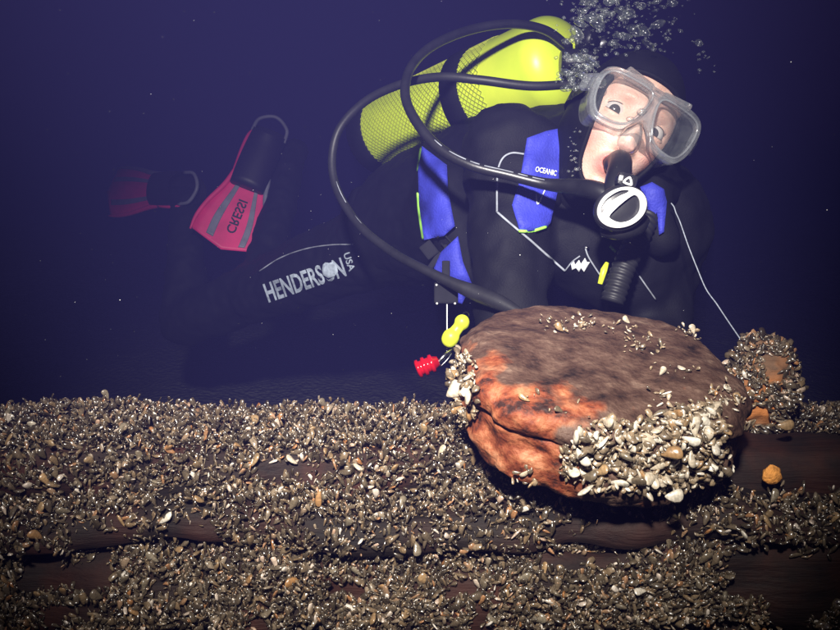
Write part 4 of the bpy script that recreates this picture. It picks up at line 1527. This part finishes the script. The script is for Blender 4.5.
# mouthpiece
tube('mouthpiece', [P(621, 202, 0.945), P(617, 187, 0.940), HM @ Vector((-0.001, 0.104, -0.074)), HM @ Vector((-0.001, 0.078, -0.072))], [0.018, 0.0165, 0.0155, 0.0150], RUBBER, reg, 20)
tg = outline_smooth([(-0.006, -0.0035), (0.0005, 0.006), (0.0065, -0.004)], 5)
tg2 = outline_smooth([(-0.0030, -0.0018), (0.0004, 0.0030), (0.0033, -0.0020)], 5)
BM_ = flat_frame(628, 181, 0.905, R(-18))
RMb = BM_ @ Matrix.Translation((0, 0, 0.0))
rbox('yoke', flat_frame(626, 181, 0.917, R(-15)), (0.026, 0.018, 0.020), 0.006, PLASTIC, reg)
sheet_with_holes('badge', tg, [tg2], 0.0, 0.002, WHITEP, reg, RMb @ SW, lambda p: p, 0.0004)
tube('exhaust_tee', [P(603, 231, 0.95), P(620, 231, 0.935), P(636, 227, 0.94), P(644, 220, 0.955)], [0.008, 0.012, 0.012, 0.008], RUBBER, reg, 14)
hp = [P(614, 203, 0.943), P(598, 191, 0.955), P(575, 187, 0.985), P(545, 184, 1.01), P(508, 175, 1.02), P(470, 165, 1.03), P(438, 147, 1.05), P(414, 118, 1.08), P(405, 92, 1.11), P(412, 66, 1.14), P(434, 45, 1.17), P(470, 30, 1.20), P(510, 24, 1.22), P(545, 30, 1.24), P(570, 48, 1.26)]
hr = [0.011, 0.0125, 0.0115, 0.0085] + [0.0076] * (len(hp) - 4)
HOSE1 = tube('hose', hp, hr, RUBBER, reg, None or 14)
first = empty('first_stage', P(575, 62, 1.24), 'black regulator first stage clamped to the tank valve amid bubbles', 'first stage')
lathe('body', [(0, -0.03), (0.018, -0.03), (0.022, -0.024), (0.022, 0.02), (0.016, 0.03), (0, 0.03)], Matrix.Translation(P(578, 62, 1.25)) @ frame_of(V(0, 1, 0), V(1, 0, 0)), PLASTIC, first, 20)
rbox('yoke', Matrix.Translation(P(588, 60, 1.27)) @ frame_of(tax, V(0, 1, 0)), (0.05, 0.02, 0.05), 0.006, STEEL, first)
# printing along the hose
bmh = bmesh.new()
for t0, t1 in ((0.20, 0.245), (0.255, 0.27), (0.28, 0.33), (0.34, 0.35), (0.365, 0.40), (0.42, 0.435)):
    cp = catmull(hp, 8)
    n_ = len(cp)
    seg_ = cp[int(t0 * n_):max(int(t1 * n_), int(t0 * n_) + 2) + 1]
    tube_bm(bmh, [q + V(0, 0.004, -0.0066) for q in seg_], 0.0009, 4)
link('lettering', from_bm('lettering', bmh), PIPING, HOSE1)

# gauge hose running round the diver's side
gh = empty('gauge_hose', P(420, 250, 1.2), 'long black gauge hose looping from the tank round the diver side', 'hose')
g2 = [P(575, 84, 1.16), P(530, 86, 1.15), P(480, 80, 1.15), P(440, 77, 1.17), P(402, 84, 1.21), P(366, 101, 1.25), P(340, 128, 1.27), P(332, 160, 1.27), P(338, 192, 1.25), P(360, 226, 1.20), P(392, 252, 1.14), P(425, 270, 1.09), P(452, 283, 1.06), P(478, 294, 1.04), P(500, 303, 1.02), P(520, 313, 1.0)]
tube('hose', g2, [0.0072] * 12 + [0.0085, 0.0118, 0.0112, 0.007], RUBBER2, gh, 14)
bmh = bmesh.new()
cp = catmull(g2, 8)
for i0, i1 in ((62, 67), (70, 72), (75, 82), (84, 86)):
    tube_bm(bmh, [q + V(0.003, 0.003, -0.0058) for q in cp[i0:i1 + 1]], 0.0009, 4)
link('lettering', from_bm('lettering', bmh), PIPING, gh)

# ------------------------------------------------------------------ small gear hanging from the vest
rt = empty('gear_retractor', P(446, 293, 1.1), 'small square black gear retractor with white screw heads on the vest', 'gear clip')
GD = 1.085
rbox('housing', flat_frame(446, 293, GD, 0), (0.036, 0.032, 0.012), 0.003, BUCKLE, rt)
rbox('clip', flat_frame(446, 272, GD + 0.004, 0), (0.012, 0.034, 0.006), 0.002, BUCKLE, rt)
for sx, sy in ((436.5, 285), (437, 303.5), (455, 303.5)):
    lathe('screw_head', [(0, 0.0022), (0.0012, 0.002), (0.0017, 0.0), (0.0017, -0.003)], flat_frame(sx, sy, GD - 0.0065, 0), WHITEP, rt, 12)
tube('cord', [P(447, 303, GD), P(447, 328, GD), P(447, 353, GD - 0.005)], 0.0009, WHITEF, rt, 6, 2)

wh = empty('whistle', P(455, 330, 1.07), 'bright yellow two-lobed plastic whistle hanging beside the wooden block', 'whistle')
bm = bmesh.new()
for a, b, ra, rb in ((P(462, 322, 1.06), P(462, 323, 1.062), 0.0112, 0.0112), (P(451, 337, 1.06), P(450, 339, 1.062), 0.0128, 0.0128), (P(461, 324, 1.061), P(451, 337, 1.061), 0.0082, 0.0095)):
    capsule_bm(bm, a, b, ra, rb)
me = bpy.data.meshes.new('t'); bmesh.ops.recalc_face_normals(bm, faces=bm.faces); bm.to_mesh(me); bm.free()
o = bpy.data.objects.new('t', me); C.objects.link(o)
md = o.modifiers.new('r', 'REMESH'); md.mode = 'VOXEL'; md.voxel_size = 0.0012; md.use_smooth_shade = True
sm_ = o.modifiers.new('s', 'SMOOTH'); sm_.iterations = 6
me2 = eval_mesh(o, 'barrel'); me2.materials.clear()
bpy.data.objects.remove(o)
link('barrel', me2, YELLOWN, wh)
lathe('ring', [(0.004, -0.001), (0.0055, 0.0), (0.004, 0.001)], flat_frame(466, 315, 1.06, 0), STEEL, wh, 14)

lampo = empty('marker_lamp', P(428, 365, 1.05), 'small red ribbed marker lamp hanging by a snap hook', 'marker lamp')
LMx = flat_frame(428, 365, 1.05, R(22))
LZ = LMx @ Matrix.Rotation(R(90), 4, 'Y')
lathe('lens', [(0, -0.018), (0.010, -0.018), (0.0135, -0.016), (0.0135, -0.0125), (0.0105, -0.012), (0.0105, -0.008), (0.0140, -0.007), (0.0140, -0.003), (0.0108, -0.002), (0.0108, 0.003), (0.0135, 0.004), (0.0135, 0.008), (0.010, 0.009), (0.007, 0.016), (0, 0.017)], LZ, REDP, lampo, 24)
tube('snap_hook', [P(437, 364, 1.05), P(443, 357, 1.05), P(449, 352, 1.055), P(453, 349, 1.06)], [0.0022, 0.0034, 0.0026, 0.0016], STEEL, lampo, 8, 4)
tube('gate', [P(440, 367, 1.052), P(447, 360, 1.052), P(452, 353, 1.056)], 0.0014, STEEL, lampo, 6, 4)


# ------------------------------------------------------------------ fins
def build_fin(heel, tip, width_hint, length_blade, width, label, text=True, pocket_l=0.20):
    ax = (tip - heel).normalized()
    wd = (width_hint - ax * width_hint.dot(ax)).normalized()
    n = ax.cross(wd).normalized()
    if n.dot(FWD) > 0: n = -n
    fin = empty('swim_fin', heel, label, 'swim fin', 'pair of swim fins')
    L_ = (tip - heel).length
    blade0 = pocket_l * 0.72

    def pt(u, v, h=0.0):
        return heel + ax * u + wd * v + n * h

    def halfw(t):
        return 0.048 + (width / 2 - 0.048) * ss(0, 0.75, t) - 0.004 * ss(0.9, 1, t)

    def sheet(name, v0, v1, h, th, mat, parent, t0=0.0, t1=1.0):
        bm = bmesh.new()
        nu, nv = 24, 8
        top_, bot = [], []
        for i in range(nu + 1):
            t = t0 + (t1 - t0) * i / nu
            u = blade0 + (L_ - blade0) * t
            hw = halfw(t)
            r1, r2 = [], []
            for j in range(nv + 1):
                s = v0 + (v1 - v0) * j / nv
                du = -0.03 * abs(s) * ss(0.8, 1, t)
                hh = h - 0.02 * math.sin(t * 1.4)
                r1.append(bm.verts.new(pt(u + du, s * hw, hh + th / 2))); r2.append(bm.verts.new(pt(u + du, s * hw, hh - th / 2)))
            top_.append(r1); bot.append(r2)
        for i in range(nu):
            for j in range(nv):
                bm.faces.new((top_[i][j], top_[i + 1][j], top_[i + 1][j + 1], top_[i][j + 1]))
                bm.faces.new((bot[i][j], bot[i][j + 1], bot[i + 1][j + 1], bot[i + 1][j]))
        for i in range(nu):
            bm.faces.new((top_[i][0], bot[i][0], bot[i + 1][0], top_[i + 1][0])); bm.faces.new((top_[i][nv], top_[i + 1][nv], bot[i + 1][nv], bot[i][nv]))
        for j in range(nv):
            bm.faces.new((top_[0][j], top_[0][j + 1], bot[0][j + 1], bot[0][j])); bm.faces.new((top_[nu][j], bot[nu][j], bot[nu][j + 1], top_[nu][j + 1]))
        return link(name, from_bm(name, bm), mat, parent)
    bl = sheet('blade', -1, 1, 0, 0.006, PINK, fin)
    sheet('channel', -0.56, -0.34, 0.003, 0.006, FINGREY, bl, 0.0, 0.92)
    sheet('channel', 0.42, 0.60, 0.003, 0.006, FINGREY, bl, 0.08, 0.95)
    for s in (-1, 1):
        tube('side_rail', [pt(blade0 + (L_ - blade0) * t, s * halfw(t), 0.002 - 0.02 * math.sin(t * 1.4)) for t in (0, 0.25, 0.5, 0.72, 0.90)], [0.008, 0.008, 0.007, 0.006, 0.003], FINGREY if s > 0 else PINK, fin, 8, 4)
    tube('side_rail', [pt(blade0 + 0.01, -0.050, 0.004), pt(blade0 * 0.6, -0.056, 0.008), pt(blade0 * 0.25, -0.055, 0.012), pt(0.012, -0.046, 0.014)], [0.008, 0.006, 0.005, 0.003], PINK, fin, 8, 4)
    # foot pocket: open sleeve
    bm = bmesh.new()
    rows = []
    for i in range(13):
        t = i / 12
        u = 0.0 + pocket_l * t
        wv, hv = 0.050 + 0.004 * math.sin(t * 3.14), 0.042 * (1 - 0.45 * t) + 0.004
        rows.append([bm.verts.new(pt(u + (0.035 * math.sin(a) if t < 0.3 else 0) * (1 - t / 0.3), wv * math.cos(a), 0.012 + hv * math.sin(a))) for a in np.linspace(0, 2 * math.pi, 24, endpoint=False)])
    for a, b in zip(rows, rows[1:]):
        for k in range(24): bm.faces.new((a[k], a[(k + 1) % 24], b[(k + 1) % 24], b[k]))
    bm.faces.new(rows[-1])
    pk = link('foot_pocket', from_bm('foot_pocket', bm), FINDARK, fin)
    tube('heel_strap', [pt(0.020, -0.050, 0.016), pt(-0.022, -0.043, 0.022), pt(-0.046, 0.0, 0.026), pt(-0.022, 0.043, 0.022), pt(0.020, 0.050, 0.016)], 0.0055, FINGREY, fin, 8, 6)
    if text:
        me = text_mesh('CRESSI', 0.02)
        xs = [v.co.x for v in me.vertices]; x0, x1 = min(xs), max(xs)
        for v in me.vertices:
            t = 0.78 - 0.42 * (v.co.x - x0) / (x1 - x0)
            v.co = pt(blade0 + (L_ - blade0) * t, (v.co.y / 0.7 - 0.5) * 0.026 * (1 if wd.dot(RGT) > 0 else -1) + 0.006, 0.0048 - 0.02 * math.sin(t * 1.4))
        link('lettering', me, FINDARK, bl, smooth=False)
    return fin


build_fin(P(270, 134, 2.20), P(221, 247, 2.06), V(0.85, -0.50, 0.1), 0.4, 0.20, 'pink swim fin with grey stripes and lettering, blade pointing down')
build_fin(P(190, 190, 2.20), P(103, 190, 2.32), V(0.05, 0.90, 0.15), 0.4, 0.16, 'pink swim fin farther away, blade pointing sideways to the edge', False, 0.13)

# ------------------------------------------------------------------ fishing line
fl = [P(671, 203, 1.02), P(674, 207, 1.02), P(676, 213, 1.02), P(680, 222, 1.02), P(688, 245, 1.01), P(697, 268, 1.0), P(706, 289, 0.98), P(716, 303, 0.96), P(722, 312, 0.95), P(730, 324, 0.93), P(741, 340, 0.90)]
o = tube('fishing_line', fl, 0.0008, LINEM, None, 5, 6)
tag(o, 'thin stray fishing line running from the vest down to the iron fitting', 'fishing line')

# ------------------------------------------------------------------ bubbles
def bubble_mesh(name, items):
    bm = bmesh.new()
    for c, r in items:
        s = Matrix.Diagonal((random.uniform(0.9, 1.5), random.uniform(0.8, 1.1), random.uniform(0.40, 0.90), 1))
        rt_ = Matrix.Rotation(random.uniform(-0.7, 0.7), 4, 'Y')
        q = bmesh.ops.create_icosphere(bm, subdivisions=2 if r > 0.0025 else 1, radius=r, matrix=Matrix.Translation(c) @ rt_ @ s)
        for v in q['verts']:
            v.co += (v.co - c) * 0.35 * noise.noise((v.co - c) * (0.9 / r) + c * 90)
    return from_bm(name, bm)


items = []
for k in range(620):
    t = random.random()
    cx = random.choice([590, 597, 606, 618, 634, 650, 668, 628, 580, 575]) + random.gauss(0, 13)
    cy = random.uniform(-0.06, 1) * 90
    if cy > 55: cx = random.choice([583, 590, 575, 572]) + random.gauss(0, 7)
    r = random.lognormvariate(math.log(0.0018), 0.8)
    items.append((P(cx, cy, random.uniform(0.98, 1.13)), min(r, 0.0095)))
for k in range(26):
    items.append((P(574 + random.gauss(0, 3), 156 + random.gauss(0, 13), 1.0 + random.random() * 0.02), random.uniform(0.0012, 0.0032)))
for k in range(12):
    items.append((P(702 + random.gauss(0, 6), 55 + random.gauss(0, 12), 1.05), random.uniform(0.0012, 0.003)))
o = link('bubble_cloud', bubble_mesh('bubble_cloud', items), BUBBLE)
tag(o, 'cloud of silvery exhaled bubbles rising over the tank and mask', 'bubbles', kind='stuff')
for (x, y, r, lab) in ((630, 119, 0.0050, 'silvery bubble on the mask bridge between the eyes, lower one'), (642, 112, 0.0056, 'silvery bubble on the mask bridge between the eyes, upper one'),
                       (622, 36, 0.0105, 'large flattened bubble in the cloud above the mask'), (598, 24, 0.0085, 'upright glinting bubble in the cloud over the tank top'),
                       (628, 14, 0.010, 'large dim bubble near the top of the cloud'), (699, 43, 0.006, 'lone bubble rising behind the diver hood'), (583, 60, 0.006, 'round bubble touching the yellow tank shoulder')):
    d_ = 0.88 if y > 100 else 1.03
    o = link('air_bubble', bubble_mesh('air_bubble', [(P(x, y, d_), r)]), BUBBLE)
    tag(o, lab, 'bubble', 'air bubbles')

# drifting particles
bm = bmesh.new()
for (x, y) in ((791, 62), (827, 210), (520, 255), (120, 300)):
    bmesh.ops.create_icosphere(bm, subdivisions=1, radius=0.0006, matrix=Matrix.Translation(P(x, y, random.uniform(0.75, 0.95))))
for k in range(420):
    bmesh.ops.create_icosphere(bm, subdivisions=1, radius=random.uniform(0.00010, 0.00026), matrix=Matrix.Translation(P(random.uniform(0, 840), random.uniform(0, 390), random.uniform(0.6, 2.2))))
o = link('drifting_particles', from_bm('drifting_particles', bm), SNOWM)
tag(o, 'tiny pale particles drifting in the dark water', 'particles', kind='stuff')

# ------------------------------------------------------------------ the water itself
bm = bmesh.new()
bmesh.ops.create_cube(bm, size=1, matrix=Matrix.Translation((0, 43, 1.2)) @ Matrix.Diagonal((116, 92, 4.4, 1)))
m = bpy.data.materials.new('lake_water'); m.use_nodes = True
N = m.node_tree.nodes
for nd in list(N): N.remove(nd)
out = N.new('ShaderNodeOutputMaterial')
pv = N.new('ShaderNodeVolumePrincipled')
pv.inputs['Color'].default_value = (0.20, 0.19, 0.82, 1)
pv.inputs['Density'].default_value = 0.066
pv.inputs['Anisotropy'].default_value = 0.0
m.node_tree.links.new(pv.outputs[0], out.inputs['Volume'])
o = link('haze', from_bm('haze', bm), m, None, False)
tag(o, 'murky blue lake water filling the whole scene', 'water', kind='stuff')
